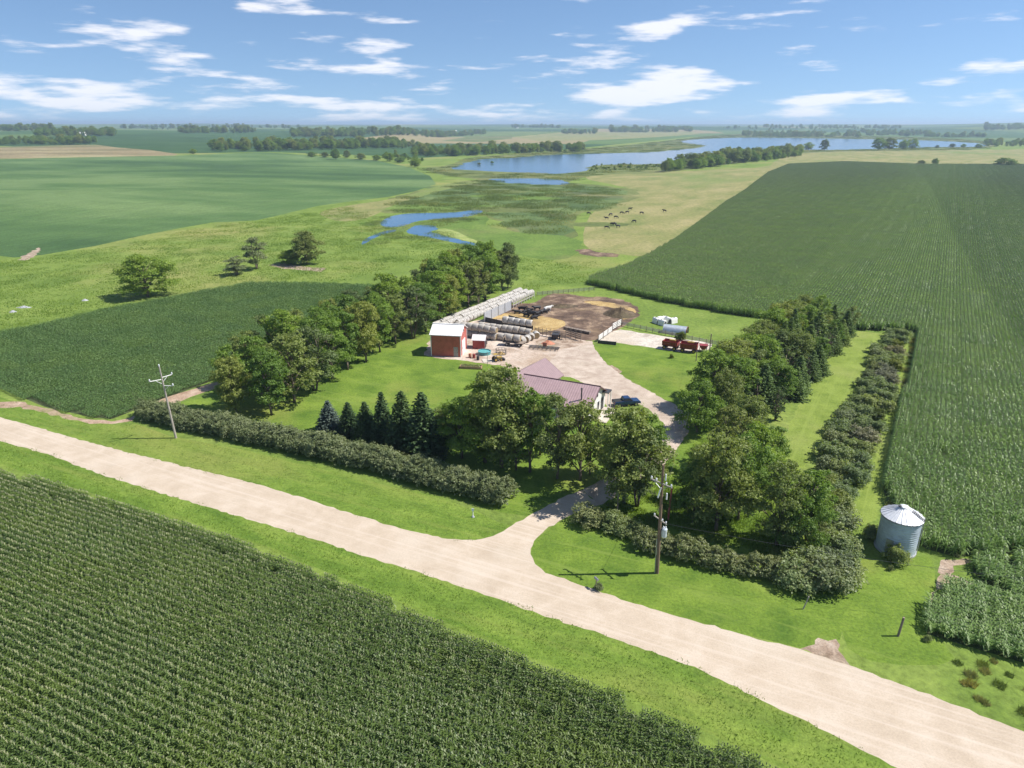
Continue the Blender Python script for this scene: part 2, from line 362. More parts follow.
meadow = W([(370, 223), (400, 232), (440, 240), (480, 248), (520, 256), (562, 262), (584, 249), (572, 236), (537, 234), (514, 232), (486, 226), (486, 213), (455, 222), (420, 226)], 1)
marsh2 = W([(420, 168), (448, 166), (468, 157), (512, 154.5), (560, 151), (640, 144), (690, 138), (730, 134), (780, 133.5), (860, 136), (950, 138), (1000, 143), (985, 150), (918, 150.5), (830, 152), (790, 154), (760, 160), (700, 168), (665, 173), (600, 175), (580, 178), (560, 185), (512, 184), (486, 180.5), (468, 178), (440, 175)], 1)
lake = W([(448.5, 169), (460, 165.5), (473.5, 160), (490, 158.5), (512, 158), (542, 155), (602, 153.3), (634.5, 152.6), (652, 152.2), (680, 149.5), (702, 147.5), (704, 145.3), (677, 142), (687, 139.7), (732, 137.6), (768, 137.6), (818, 138.3), (868, 139.2), (918, 140), (968, 142.3), (987, 144.5), (985, 147.2), (918, 147.2), (865, 149.3), (830, 150), (795, 149.2), (768, 150), (737, 151.5), (700, 156), (677, 160), (662, 164.3), (612, 164.3), (589.5, 166), (587, 171), (559, 174), (540, 173.4), (512, 172.3), (468, 170)], 1)
pond1 = W([(378.5, 223.5), (387, 217.5), (396, 215), (411, 213), (456, 212.5), (470, 210.3), (482, 209.8), (483, 213), (466, 217), (436, 219), (416, 221), (404, 226.3), (386, 228)], 2)
pond2 = W([(405, 232.5), (409, 228.5), (416, 224.8), (436, 225.5), (439, 229.5), (428, 231.5), (446, 236.5), (478, 243.5), (476, 246.5), (451, 242), (431, 237.5), (418, 235.5)], 1)
pond3 = W([(484, 179), (512, 178.2), (557, 178.8), (571, 183.2), (562, 185.4), (512, 183.8), (500, 182)], 1)
algae = W([(434, 232), (442, 227.5), (456, 231), (468, 237), (480, 242), (474, 243.2), (452, 237)], 1)
creek = W([(361, 245.5), (363, 240), (372, 235.5), (386, 230.5), (396, 229.5), (396, 231.3), (386, 233.5), (374, 238), (368, 242)], 1)
road_u = [(-400, 318), (-250, 352), (-100, 390), (0, 417), (62, 434.5), (107, 447), (215, 474), (256, 484), (307.5, 499), (359, 516), (411, 531), (449, 539), (475, 540), (493, 536), (512, 525.5), (527.5, 516.5), (545.5, 507), (563.5, 497), (582, 490)]
drv_far = [(600, 505), (580, 511), (561, 520), (545.5, 529.5), (534, 541), (530.5, 554), (535, 564), (545.5, 573), (589, 587.5), (628, 601.6), (679.5, 617), (731, 631), (768, 642), (800, 649), (845, 664), (900, 684), (1000, 722), (1200, 805), (1400, 900)]
road_l = [(1100, 900), (960, 800), (800, 718), (703, 671), (667, 657), (615, 639), (551, 618), (512, 604), (436, 578), (385, 563), (333, 545), (256, 521.5), (157, 492), (100, 474), (50, 455), (0, 441), (-100, 412), (-250, 372), (-400, 336)]
road = W(road_u+drv_far+road_l)
driveway = W([(582, 490), (607, 478), (632, 466), (648, 458), (658, 448), (664, 434), (664, 424), (652, 412), (640, 404), (625, 406), (611, 409), (604, 403), (592, 388), (575, 378), (540, 372), (560, 350), (592, 343.5), (604, 362), (620, 374), (637, 384.5), (650, 391), (662, 398), (677, 406), (686, 416), (689, 429), (681, 443), (672, 455), (664, 466), (640, 480), (622, 492), (600, 505)])
yard = W([(424, 355), (426, 348), (431, 340), (450, 327), (478, 320), (520, 318), (536, 333), (560, 337), (592, 341), (592, 345), (603, 360), (618, 374), (600, 392), (575, 379), (553, 373), (545, 372), (525, 372), (503, 366.5), (481, 363), (456, 359.5), (436, 358)])
grass_isl = W([(553, 375.5), (570, 377), (590, 386), (596, 391), (575, 386), (552, 379)])
feedlot = W([(500, 322), (495, 312), (512, 303), (534, 303.5), (545, 296), (556, 292.5), (587, 297), (612, 297), (637, 304.5), (642, 314), (628, 324), (621, 328), (597, 341), (575, 340), (545, 336), (524, 330)], 1)
straw1 = W([(486, 321), (500, 314), (514, 312), (532, 315), (556, 318), (568, 324), (556, 330), (535, 333), (520, 326)], 1)
straw2 = W([(580, 301), (600, 301), (628, 306), (637, 311), (632, 318), (620, 320), (626, 312), (612, 307), (596, 306)], 1)
straw3 = W([(535, 341), (552, 336), (580, 338), (585, 344), (560, 350), (538, 348)], 1)
slab = W([(597, 342), (610, 332), (620, 329.5), (662, 336), (700, 341), (712, 344), (708, 350), (684, 352.5), (652, 347.5), (616, 342.5)])
track = W([(150, 404), (162, 399), (190, 390), (222, 381), (260, 366), (300, 343), (340, 327), (380, 306), (384, 308), (345, 330), (305, 348), (265, 371), (226, 386), (190, 397), (166, 406.5)])
track2 = W([(-40, 396), (0, 402), (25, 402), (40, 407), (95, 420), (112, 421.5), (130, 418), (137, 414), (132, 421), (112, 424), (90, 424), (40, 412), (20, 406.5), (0, 408), (-40, 404)])
bare1 = W([(17, 260), (22, 256), (32, 251.5), (39, 247.5), (40, 252), (35, 257), (25, 260.5)])
bare2 = W([(941, 560), (953, 560), (970, 559), (972, 562), (953, 566), (951, 574), (974, 582), (968, 587), (945, 583), (935, 596), (928, 614), (932, 596), (937, 580)])
bare3 = W([(808, 646), (815, 640), (836, 639), (840, 645), (838, 650), (846, 660), (852, 668), (835, 662), (815, 655), (800, 649)])
bare4 = W([(268, 265), (285, 263), (300, 266), (326, 268), (322, 272), (300, 270), (280, 268)])
bare5 = W([(575, 250), (590, 249), (598, 252), (618, 254), (618, 257), (598, 257), (580, 254)])
bare6 = W([(596, 375), (600, 366), (612, 365), (622, 371), (618, 376), (608, 374)])
lane1 = W([(858, 331), (886, 334), (868, 354.5), (860, 382), (843, 407), (822, 442), (800, 472), (775, 452), (787, 432), (806, 388), (836, 343)])
lane2 = W([(905, 334), (915, 334), (911, 370), (902, 402), (895, 432), (886, 474), (883, 492), (876, 520), (850, 530), (858, 500), (872, 470), (885, 430), (893, 400), (900, 370)])
mown3 = W([(848, 590), (862, 560), (870, 535), (885, 545), (900, 560), (925, 555), (935, 562), (935, 590), (922, 622), (940, 640), (960, 665), (880, 665), (848, 650), (845, 640), (838, 620)], 1)
verge1 = W([(-100, 376), (0, 397), (45, 412), (112, 425), (137, 424), (170, 436), (256, 452), (330, 470), (381, 484), (440, 497), (478, 512), (500, 523), (512, 525.5), (493, 536), (475, 540), (449, 539), (411, 531), (359, 516), (307, 499), (215, 474), (107, 447), (0, 417), (-100, 390)])
verge2 = W([(-100, 412), (0, 441), (50, 455), (100, 474), (157, 492), (256, 521.5), (333, 545), (385, 563), (436, 578), (512, 604), (551, 618), (615, 639), (667, 657), (703, 671), (800, 718), (960, 800), (860, 805), (740, 748), (650, 706), (563, 670.5), (512, 650), (475, 635), (423, 613), (372, 590), (320, 569), (256, 545), (206, 527), (155, 513), (88, 492), (28, 474), (0, 466), (-60, 449), (-100, 438)])
lawn = W([(150, 410), (212, 395), (256, 377), (300, 355), (360, 320), (420, 320), (430, 345), (430, 356), (456, 358), (481, 362), (503, 366), (525, 371), (545, 374), (600, 400), (612, 412), (640, 410), (664, 430), (660, 450), (640, 470), (607, 480), (560, 498), (527, 516), (500, 512), (381, 478), (256, 446), (145, 418)])
lawn2 = W([(600, 503), (622, 490), (664, 466), (681, 443), (689, 429), (700, 415), (790, 435), (800, 470), (850, 500), (850, 590), (840, 640), (800, 648), (731, 631), (628, 601.6), (545.5, 573), (535, 564), (530.5, 554), (534, 541), (561, 520)])
lawn3 = W([(592, 344.5), (616, 343.5), (652, 348.5), (684, 353.5), (708, 351), (712, 344), (730, 350), (700, 400), (690, 415), (677, 406), (650, 391), (620, 374), (604, 362)])
tanstrip = W([(316, 212), (350, 205), (388, 200), (420, 192), (440, 185), (470, 181), (486, 181), (462, 186), (440, 191), (412, 199), (390, 206), (374, 216), (350, 222), (330, 220)], 1)
brownfar = W([(512, 137), (560, 132.5), (640, 131.2), (690, 131.5), (700, 134), (660, 137), (600, 140), (540, 141)])
tanfar = W([(440, 141), (470, 136.5), (512, 135.5), (512, 138.5), (480, 142)])

region('ground', far_ring, M_pasture)
farpoly = W([(-400, 150), (0, 146), (180, 153.5), (270, 152), (420, 158), (560, 150), (690, 137), (800, 135), (1000, 142), (1150, 150), (1500, 160)])
region('far_farmland', [farpoly[0]]+farpoly[1:]+[(23000, 5000), (16000, 17000), (0, 23500), (-16000, 17000), (-23000, 5000)], M_far)
region('far_farmland', stub, M_stub); region('far_farmland', brownfar, M_tan); region('far_farmland', tanfar, M_lowgr)
region('ground', pasture_tan, M_tan); region('ground', marsh2, M_lowgr); mc = np.mean(np.array(marsh1), 0); region('ground', rag([(mc[0]+(x-mc[0])*1.1, mc[1]+(y-mc[1])*1.07) for x, y in marsh1], 10, 9, 77), M_lowgr); region('ground', rag(marsh1, 9, 9), M_marsh)
for _k in range(34):
    _a = random.uniform(0, 6.28); _r = random.uniform(.1, 1.08); _cx = mc[0]+_r*math.cos(_a)*75; _cy = mc[1]+_r*math.sin(_a)*125; _w = random.uniform(4, 16)
    region('ground', rag([(_cx+_w*1.8*math.cos(q*.6283), _cy+_w*.9*math.sin(q*.6283)) for q in range(10)], 3, 2.5, _k), (M_wet, M_lowgr, M_marsh)[_k % 3]); region('ground', rag(meadow, 8, 6, 55), M_wet)
region('ground', tanstrip, M_tan)
region('ground', lawn, M_lawn); region('ground', lawn2, M_lawn); region('ground', lawn3, M_lawn)
region('ground', verge1, M_verge); region('ground', verge2, M_verge)
region('ground', mown3, M_lawn); region('grass_lane', rag(lane1, 1.5, .3), M_mown); region('grass_lane', rag(lane2, 1.5, .3), M_mown)
region('lake_water', rag(lake, 14, 5, 3), M_lake)
region('pond_water', rag(pond1, 3, 1., 4), M_pond); region('pond_water', rag(pond2, 3, 1., 5), M_pond); region('pond_water', rag(pond3, 6, 2, 6), M_lake)
region('pond_water', creek, M_pond)
region('ground', algae, ground_mat('algae_mat', ((.16, .22, .05), (.25, .3, .09), (.33, .36, .14), (.2, .26, .08)), .05, .2, 1, .05))
region('field_soil', soyB, M_soyfar)
region('field_soil', soyA, M_under); region('field_soil', corn, M_under); region('field_soil', patch2, M_under); region('field_soil', patch3, M_under); region('field_soil', cornF, M_under)
region('ground', W([(936, 446), (949, 445), (954, 471), (940, 480), (932, 466)]), M_soil)
for i, bp in enumerate((bare1, bare2, bare3, bare4, bare5, bare6)): region('ground', rag(bp, .6 if i in (1, 2, 5) else 2, .35 if i in (1, 2, 5) else 1, 20+i), M_feed if i == 4 else M_soil)
region('dirt_track', rag(track, 1.5, .4, 31), M_track); region('dirt_track', rag(track2, 1.5, .4, 32), M_track)
region('feedlot_ground', rag(feedlot, 1.5, .7, 33), M_feed)
region('feedlot_ground', rag(straw1, 1, .6, 34), M_straw); region('feedlot_ground', rag(straw2, 1, .6, 35), M_straw); 
region('yard', rag(yard, 1.2, .5, 36), M_yard); region('yard', rag(slab, 1.2, .3, 37), M_conc); region('feedlot_ground', rag(straw3, 1, .6, 38), M_soil)
region('driveway', rag(driveway, .7, .22, 39), M_drive); region('ground', rag(grass_isl, 1, .2, 40), M_lawn)
region('road', rag(road, .7, .16, 41), M_road)

def build_ground():
    pts = []; edges = []
    for _, poly, _m in REG:
        b = len(pts); n = len(poly); pts += [Vector(p) for p in poly]; edges += [(b+i, b+(i+1) % n) for i in range(n)]
    for r in np.geomspace(18, 23000, 150):
        half = 62
        for a in np.arange(-half, half+.1, max(1.0, 1.4)):
            j = random.uniform(-.4, .4); aa = math.radians(a+j); pts.append(Vector((r*math.sin(aa), r*math.cos(aa))))
    for r in np.geomspace(12, 22000, 40):
        for a in range(70, 291, 12): aa = math.radians(a); pts.append(Vector((r*math.sin(aa), r*math.cos(aa))))
    v, e, f, _, _, _ = delaunay_2d_cdt(pts, edges, [], 0, 1e-3, False)
    V = np.array([tuple(p) for p in v]); Fa = np.array([t for t in f if len(t) == 3])
    cen = V[Fa].mean(1); cls = np.full(len(Fa), -1)
    for i, (_, poly, _m) in enumerate(REG): cls[inpoly(cen[:, 0], cen[:, 1], poly)] = i
    Z = hz(V[:, 0], V[:, 1])
    # crossing faces up
    a, b, c = V[Fa[:, 0]], V[Fa[:, 1]], V[Fa[:, 2]]
    cr = (b[:, 0]-a[:, 0])*(c[:, 1]-a[:, 1])-(b[:, 1]-a[:, 1])*(c[:, 0]-a[:, 0])
    Fa[cr < 0] = Fa[cr < 0][:, ::-1]
    names = {}
    for i, (nm, poly, m) in enumerate(REG):
        key = nm if nm in ('ground', 'far_farmland', 'feedlot_ground') else nm+'#%d' % i
        names.setdefault(key, []).append(i)
    for key, ids in names.items():
        sel = np.isin(cls, ids); FF = Fa[sel]
        if not len(FF): continue
        u, inv = np.unique(FF, return_inverse=True); FF = inv.reshape(-1, 3)
        mats = [REG[i][2] for i in ids]; mi = [ids.index(c_) for c_ in cls[sel]]
        me = raw_mesh(key.split('#')[0], np.c_[V[u], Z[u]].tolist(), FF.tolist(), mats, mi, True)
        o = link(key.split('#')[0], me); o['kind'] = 'structure'
build_ground()

# ------------------------------------------------------------------ foliage builders
def rand_quads(C, size, rs, up=.0, aspect=.75, outward=None):
    n = len(C); d = rs.normal(size=(n, 3)); 
    if outward is not None: d = d*.75+outward
    d[:, 2] += up; d /= np.linalg.norm(d, axis=1)[:, None]+1e-9
    a = np.cross(d, rs.normal(size=(n, 3))); a /= np.linalg.norm(a, axis=1)[:, None]+1e-9
    b = np.cross(d, a); s = (np.asarray(size)*rs.uniform(.7, 1.3, n))[:, None]*.5
    k = d*s*.25
    return np.stack([C-a*s, C-b*s*aspect+k, C+a*s, C+b*s*aspect+k], 1)
def lobes_leaves(lobes, dens, size, rs, clump=True):
    Qs = []
    for (c, r) in lobes:
        c = np.array(c); r = np.array(r)*np.ones(3); n = int(dens*(r[0]*r[2]))
        m = max(6, n//14)
        d = rs.normal(size=(m, 3)); d /= np.linalg.norm(d, axis=1)[:, None]
        d[:, 2] = np.where(d[:, 2] < -.4, -d[:, 2]*.5, d[:, 2])
        rad = rs.uniform(.55, 1.08, m)[:, None]
        cc = c+d*r*rad
        C = np.repeat(cc, 14, 0)+rs.normal(size=(m*14, 3))*np.array([.24, .24, .17])*min(1.3, r[0]*.6)
        Qs.append(rand_quads(C, size, rs, .55, outward=np.repeat(d, 14, 0)*.8))
    return np.concatenate(Qs)
def decid_variant(seed, H=12., wid=3.6, nl=17, trunkh=.28, mat=None, dens=400, size=.27, sparse=1.0, stems=1):
    rs = np.random.RandomState(seed); mb = MB(); lobes = []
    for s in range(stems):
        ox = 0 if stems == 1 else (s-(stems-1)/2)*1.0; lean = rs.uniform(-.6, .6, 2)
        tip = np.array([ox*2+lean[0], lean[1], H*.8])
        P = [np.array([ox*.3, 0, -.1])+(tip-np.array([ox*.3, 0, 0]))*k+np.array([rs.uniform(-.12, .12), rs.uniform(-.12, .12), 0])*(k > 0) for k in (0, .2, .4, .6, .8, 1)]
        mb.path(P, [.22/stems**.4, .17, .14, .1, .06, .03], 7)
        for i in range(nl//stems):
            f = (i+.5)/(nl//stems); z = H*(trunkh+(.93-trunkh)*f)
            prof = math.sin(PI*min(1, max(.08, (f*.86+.12))))**.6
            a = i*2.4+rs.uniform(-.5, .5); rr = wid*prof*rs.uniform(.35, .92)
            r = rs.uniform(.24, .4)*wid*(.75+.35*prof)
            c = np.array([ox*1.3+rr*math.cos(a), rr*math.sin(a), z])
            lobes.append((c, np.array([r, r, r*rs.uniform(.6, .85)])))
            k = min(.95, max(.15, (z-1.8)/(H*.8))); b = P[0]+(tip-P[0])*k*.8
            mid = (b+c)/2+np.array([0, 0, .3]); mb.path([b, mid, c], [.09, .06, .02], 5)
    Q = lobes_leaves(lobes, dens*sparse, size, rs)
    Q[:, :, 2] = np.maximum(Q[:, :, 2], .3)
    crown = quads_mesh('crown', Q, mat or LM['decid%s' % ({2: '2', 5: '3', 12: '3', 6: '2'}.get(seed, ''))])
    trunk = raw_mesh('trunk', mb.V, mb.F, M_bark, None, True)
    return crown, trunk
def spruce_variant(seed, H=9., R=2.2, mat=None, n=34):
    rs = np.random.RandomState(seed); Q = []; mb = MB(); mb.tube((0, 0, -.1), (0, 0, H*.97), .17, .02, 7)
    for i in range(n):
        f = i/(n-1); z = .35+(H-.5)*f; rr = R*(1-f)**.85*rs.uniform(.85, 1.1)+.12
        nb = int(7+8*(1-f))
        for k in range(nb):
            a = 2*PI*(k+rs.uniform(-.3, .3))/nb+i*.7; L = rr*rs.uniform(.8, 1.12); m = max(3, int(L*8))
            s = np.linspace(.12, 1, m); rad = s*L
            cz = z-.16*L*np.sin(s*PI*.6)+.1*L*s**3
            C = np.stack([rad*math.cos(a), rad*math.sin(a), cz], 1); C = np.repeat(C, 3, 0)+rs.normal(size=(m*3, 3))*np.array([.09, .09, .05])
            Q.append(rand_quads(C, .3, rs, 1.2, .6))
    Q.append(rand_quads(np.stack([rs.normal(size=14)*.04, rs.normal(size=14)*.04, np.linspace(H-.7, H, 14)], 1), .22, rs))
    return quads_mesh('crown', np.concatenate(Q), mat or LM['spruce']), raw_mesh('trunk', mb.V, mb.F, M_bark, None, True)
def shrub_variant(seed, R=1.6, H=2.4, mat=None, n=12, dens=700, size=.155):
    rs = np.random.RandomState(seed); lobes = []; mb = MB()
    for i in range(n):
        a = rs.uniform(0, 2*PI); rr = R*rs.uniform(0, .7); z = H*rs.uniform(.3, .75)*(1-.25*rr/R); r = R*rs.uniform(.32, .5)
        lobes.append(((rr*math.cos(a), rr*math.sin(a), z), (r, r, r*.85)))
        mb.path([(0, 0, -.05), (rr*.4*math.cos(a), rr*.4*math.sin(a), z*.6), (rr*math.cos(a), rr*math.sin(a), z+.3)], [.045, .03, .01], 4)
        lobes.append(((rr*1.25*math.cos(a+.5), rr*1.25*math.sin(a+.5), r*.75), (r, r, r*.75)))
    Q = lobes_leaves(lobes, dens, size, rs); Q[:, :, 2] = np.maximum(Q[:, :, 2], .02)
    return quads_mesh('foliage', Q, mat or LM['lilac']), raw_mesh('stems', mb.V, mb.F, M_twig)
DEC = [decid_variant(s, H=12, wid=w, nl=n, trunkh=t*.72, stems=st, sparse=sp) for s, w, n, t, st, sp in
       ((1, 3.6, 23, .3, 1, 1), (2, 4.0, 25, .24, 1, 1), (3, 3.3, 21, .34, 1, .95), (4, 4.1, 26, .2, 2, 1), (5, 3.6, 22, .3, 2, .95), (6, 3.8, 24, .26, 1, .9))]
DENSE = [decid_variant(s, H=10, wid=4.2, nl=26, trunkh=.1, dens=400) for s in (11, 12, 13)]
OPEN = [decid_variant(s, H=10, wid=3.6, nl=18, trunkh=.2, dens=480, stems=2, mat=LM['hedge']) for s in (21, 22)]
SPR = [spruce_variant(31, 9, 2.2), spruce_variant(32, 9, 1.9), spruce_variant(33, 8, 2.3, LM['blue']), spruce_variant(34, 8.5, 2.0)]
SPW = [spruce_variant(35, 9, 2.1, LM['spruce2']), spruce_variant(36, 9, 2.3, LM['spruce2'])]
CED = [decid_variant(s, H=8, wid=1.9, nl=16, trunkh=.06, mat=LM['cedar'], dens=560, size=.22) for s in (41, 42)]
SHR = [shrub_variant(51), shrub_variant(52), shrub_variant(53, mat=LM['dry'], dens=500), shrub_variant(54, mat=LM['hedge']), shrub_variant(55, mat=LM['yellow'])]
def tree(var, loc, H, H0, rz=None, wide=1.0, label=None, cat='tree', group=None, name='broadleaf_tree', pn=('crown', 'trunk')):
    o = empty(name, loc, random.uniform(0, 6.28) if rz is None else rz, label, cat, group)
    s = H/H0; o.scale = (s*wide, s*wide, s)
    a = link(pn[0], var[0], o); b = link(pn[1], var[1], o); return o
def gp(x, y): return G3(x, y)

# ---- left shelterbelt: two rows on either side of the dirt track
def along(P, n):
    P = [Vector(p) for p in P]; L = [0]
    for a, b in zip(P, P[1:]): L.append(L[-1]+(b-a).length)
    out = []
    for k in range(n):
        s = L[-1]*k/(n-1)
        for i in range(len(P)-1):
            if s <= L[i+1]+1e-6: out.append(tuple(P[i].lerp(P[i+1], (s-L[i])/(L[i+1]-L[i])))); break
    return out
inner = [G(*q) for q in ((237, 415), (268, 414), (301, 398), (356, 367), (392, 345), (428, 332), (462, 312), (500, 290))]
rowA = along(inner, 19)
for i, (x, y) in enumerate(rowA):
    H = [10.5, 11.5, 13.0, 12.5][i] if i < 4 else random.uniform(11.5, 14)
    if i: x += random.uniform(-.8, .8); y += random.uniform(-1, 1)
    dark = i >= 17
    v = DEC[(i*5+1) % 6]
    tree(v, (x, y, 0), H, 12, wide=random.uniform(.92, 1.12), label='broadleaf tree %s from the road in the lawn-side row of the left shelterbelt' % ordn(i+1), group='trees of the left shelterbelt')
nrm = Vector((inner[-1][0]-inner[0][0], inner[-1][1]-inner[0][1])).normalized(); nx, ny = -nrm.y, nrm.x
for r, (off, n, h0, wd) in enumerate(((6.5, 15, 12.5, 'middle'), (12.0, 14, 11.5, 'field-side'))):
    base = [(x+nx*off, y+ny*off) for x, y in along(inner[1:] if r == 0 else inner[2:], n)]
    for i, (x, y) in enumerate(base):
        if r == 1 and i in (3, 8): continue
        tree(DEC[(i*3+r) % 6], (x+random.uniform(-.9, .9), y+random.uniform(-1.2, 1.2), 0), h0+random.uniform(-1.6, 1.8), 12, wide=random.uniform(.9, 1.1),
             label='broadleaf tree %s from the road in the %s row of the left shelterbelt' % (ordn(i+1), wd), group='trees of the left shelterbelt')
# a dark tall pair at the far end
for k, (q, H) in enumerate((((488, 291), 14.5), ((508, 288), 13.5))):
    x, y, z = gp(*q); tree(DENSE[k], (x, y, 0), H, 10, wide=.62, label=('dark tall tree, %s one at the far end of the left shelterbelt' % ('left' if k == 0 else 'right')), group='trees of the left shelterbelt')

# ---- trees between the hedge and the house
CL = [((448, 448), 6.5, 1, 1.2), ((462, 458), 9, 0, 1.1), ((485, 462), 11, 3, 1.1), ((502, 467), 14.2, 1, 1.0), ((498, 440), 11, 2, 1.05), ((530, 472), 11.5, 2, .9), ((516, 470), 10, 5, .8),
      ((557, 478), 11.5, 4, .95), ((580, 480), 11, 5, .95), ((590, 474), 7.2, 2, .9), ((609, 474), 6.6, 0, .9), ((624, 503), 12.5, 1, .98), ((637, 506), 10.5, 4, .9), ((645, 485), 9.5, 0, .9), ((540, 455), 9, 0, .9)]
CLL = ['low round tree right beside the tallest dark spruce', 'bushy tree second to the right of the spruces', 'broad leafy tree third right of the spruces, by the hedge', 'tallest broad tree right of the spruces with a thick bare trunk',
       'leafy tree behind the tallest broad tree, nearest the garden bed', 'slim tree with thin bare trunk in front of house wing', 'short tree squeezed between tall broad tree and slim tree',
       'leaning double stemmed tree before the house eave', 'tree with forked bare trunk before the house gable', 'small tree between the house gable and drive', 'low tree hiding the parking spot by the white gable',
       'rounded tall tree at the drive bend hiding the pickup', 'twiggy tree beside the driveway entrance right of the rounded tree', 'smaller tree behind the driveway pair, by the gravel bend', 'tree close in front of the mauve roof valley']
for (q, H, v, w), lb in zip(CL, CLL):
    x, y, z = gp(*q); tree(DEC[v], (x, y, 0), H*1.08, 12, wide=w*1.05, label=lb, group='trees in front of the house')
# ---- spruces
SPL = [((330, 430), 5.0, 2, 1.05, 'powder blue spruce at the left end of the spruce row'), ((350, 434), 5.3, 3, 1.1, 'short green spruce second in the row beside the blue one'), ((367, 440), 6.3, 3, 1.0, 'green spruce third from the left in the spruce row'),
      ((384, 442), 8.1, 1, .85, 'slim dark spruce fourth from the left in the row'), ((404, 448), 9.0, 0, .95, 'tall dark spruce second from the right end of the row'), ((424, 455), 9.8, 0, 1.0, 'tallest darkest spruce at the right end of the spruce row')]
for q, H, v, w, lb in SPL:
    x, y, z = gp(*q); tree(SPR[v], (x, y, 0), H, (9, 9, 8, 8.5)[v], wide=w*1.5, label=lb, group='row of spruces on the lawn', name='spruce_tree')
# ---- right windbreak: four rows from the drive to the corn
pA, pB = Vector((43.5, 101)), Vector((79.0, 152.0)); ax = (pB-pA).normalized(); pr = Vector((-ax.y, ax.x))
WR = [(1.0, 17, 'lane-side', 6.4), (4.2, 16, 'second', 7.4), (7.6, 14, 'third', 8.6), (11.2, 12, 'yard-side', 9.4)]
for r, (off, n, wd, h0) in enumerate(WR):
    for i in range(n):
        p = pA+ax*((pB-pA).length*i/(n-1)*(1.0 if r < 2 else .98))+pr*(off+random.uniform(-.6, .6))
        k = random.random(); H = h0+random.uniform(-1.2, 1.6)-(1.0 if i > n-4 else 0)
        if r <= 1 and k < .27: tree(SPW[(i+r) % 2], (p.x, p.y, 0), H+.3, 9, wide=1.6, label='dark spruce %s from the road in the %s row of the right windbreak' % (ordn(i+1), wd), group='trees of the right windbreak', name='spruce_tree')
        elif r <= 1 and k < .72: tree(CED[i % 2], (p.x, p.y, 0), H-.5, 8, wide=1.15, label='bushy cedar %s from the road in the %s row of the right windbreak' % (ordn(i+1), wd), group='trees of the right windbreak', name='cedar_tree')
        elif r == 2 and k < .3: tree(SPW[1], (p.x, p.y, 0), H, 9, wide=1.1, label='dark spruce %s from the road in the %s row of the right windbreak' % (ordn(i+1), wd), group='trees of the right windbreak', name='spruce_tree')
        else: tree((DEC+DENSE)[(i*4+r) % 6], (p.x, p.y, 0), H, 12, wide=1.12, label='broadleaf tree %s from the road in the %s row of the right windbreak' % (ordn(i+1), wd), group='trees of the right windbreak')
RT = [((697, 432), 8.6, 0, 'D', 1.0, 'dark round tree shading the driveway at the bend'), ((722, 424), 9.5, 1, 'D', .9, 'dense round tree just behind the one at driveway bend'),
      ((700, 412), 7.0, 2, 'D', .85, 'lower dense tree at the yard-side tip of windbreak'), ((693, 522), 8.5, 3, 'd', .95, 'leafy tree nearest the utility pole right of the drive'), ((716, 531), 12.8, 1, 'd', .95, 'tallest tree behind the right hedge with a dark straight trunk'),
      ((738, 520), 11.5, 0, 'd', .95, 'tall tree just right of the tallest behind right hedge'), ((752, 496), 10, 3, 'd', 1, 'broad tree at the windbreak corner behind the right hedge'), ((776, 545), 11, 5, 'd', .95, 'single trunk tree in the middle of the right hedge group'),
      ((796, 552), 7.8, 0, 'D', .85, 'dark low dense tree behind the hedge corner'), ((806, 540), 9.3, 2, 'd', 1.05, 'light green tree behind the hedge corner'), ((818, 528), 7.5, 4, 'd', 1.0, 'small tree closest to the grass lane entrance'),
      ((700, 500), 8, 5, 'd', .9, 'small leafy tree facing driveway inside the right grove'), ((768, 485), 9, 2, 'd', 1, 'tree between windbreak end and grass lane'), ((728, 470), 10, 4, 'd', 1, 'leafy tree in the middle of the right grove'),
      ((745, 455), 9.5, 1, 'd', 1, 'broad tree filling the right windbreak near end')]
for q, H, v, kd, w, lb in RT:
    x, y, z = gp(*q)
    if kd == 'D': tree(DENSE[v], (x, y, 0), H, 10, wide=w*.95, label=lb, group='grove right of the driveway')
    else: tree(DEC[v], (x, y, 0), H, 12, wide=w, label=lb, group='grove right of the driveway')
# ---- lone pasture trees
PTS = [((148, 297), 254, 0, 'D', 1.5, 'large round bushy tree alone in the left pasture'), ((257, 269), 236, 0, 'O', 1.05, 'thin open tree with sparse crown in the left pasture'), ((237, 275), 256, 1, 'O', 1.9, 'low grey-green bush left of the thin open tree'),
       ((307, 264), 230, 1, 'D', 1.2, 'tall rounded pasture tree beside a bare sandy strip'), ((291, 264), 249, 2, 'D', 1.9, 'low bushy tree joined to the tall rounded pasture tree')]
for q, t, v, kd, w, lb in PTS:
    x, y, z = gp(*q); H = TOP(t, q)
    tree((DENSE if kd == 'D' else OPEN)[v], (x, y, z), H, 10, wide=w, label=lb, group='lone pasture trees')
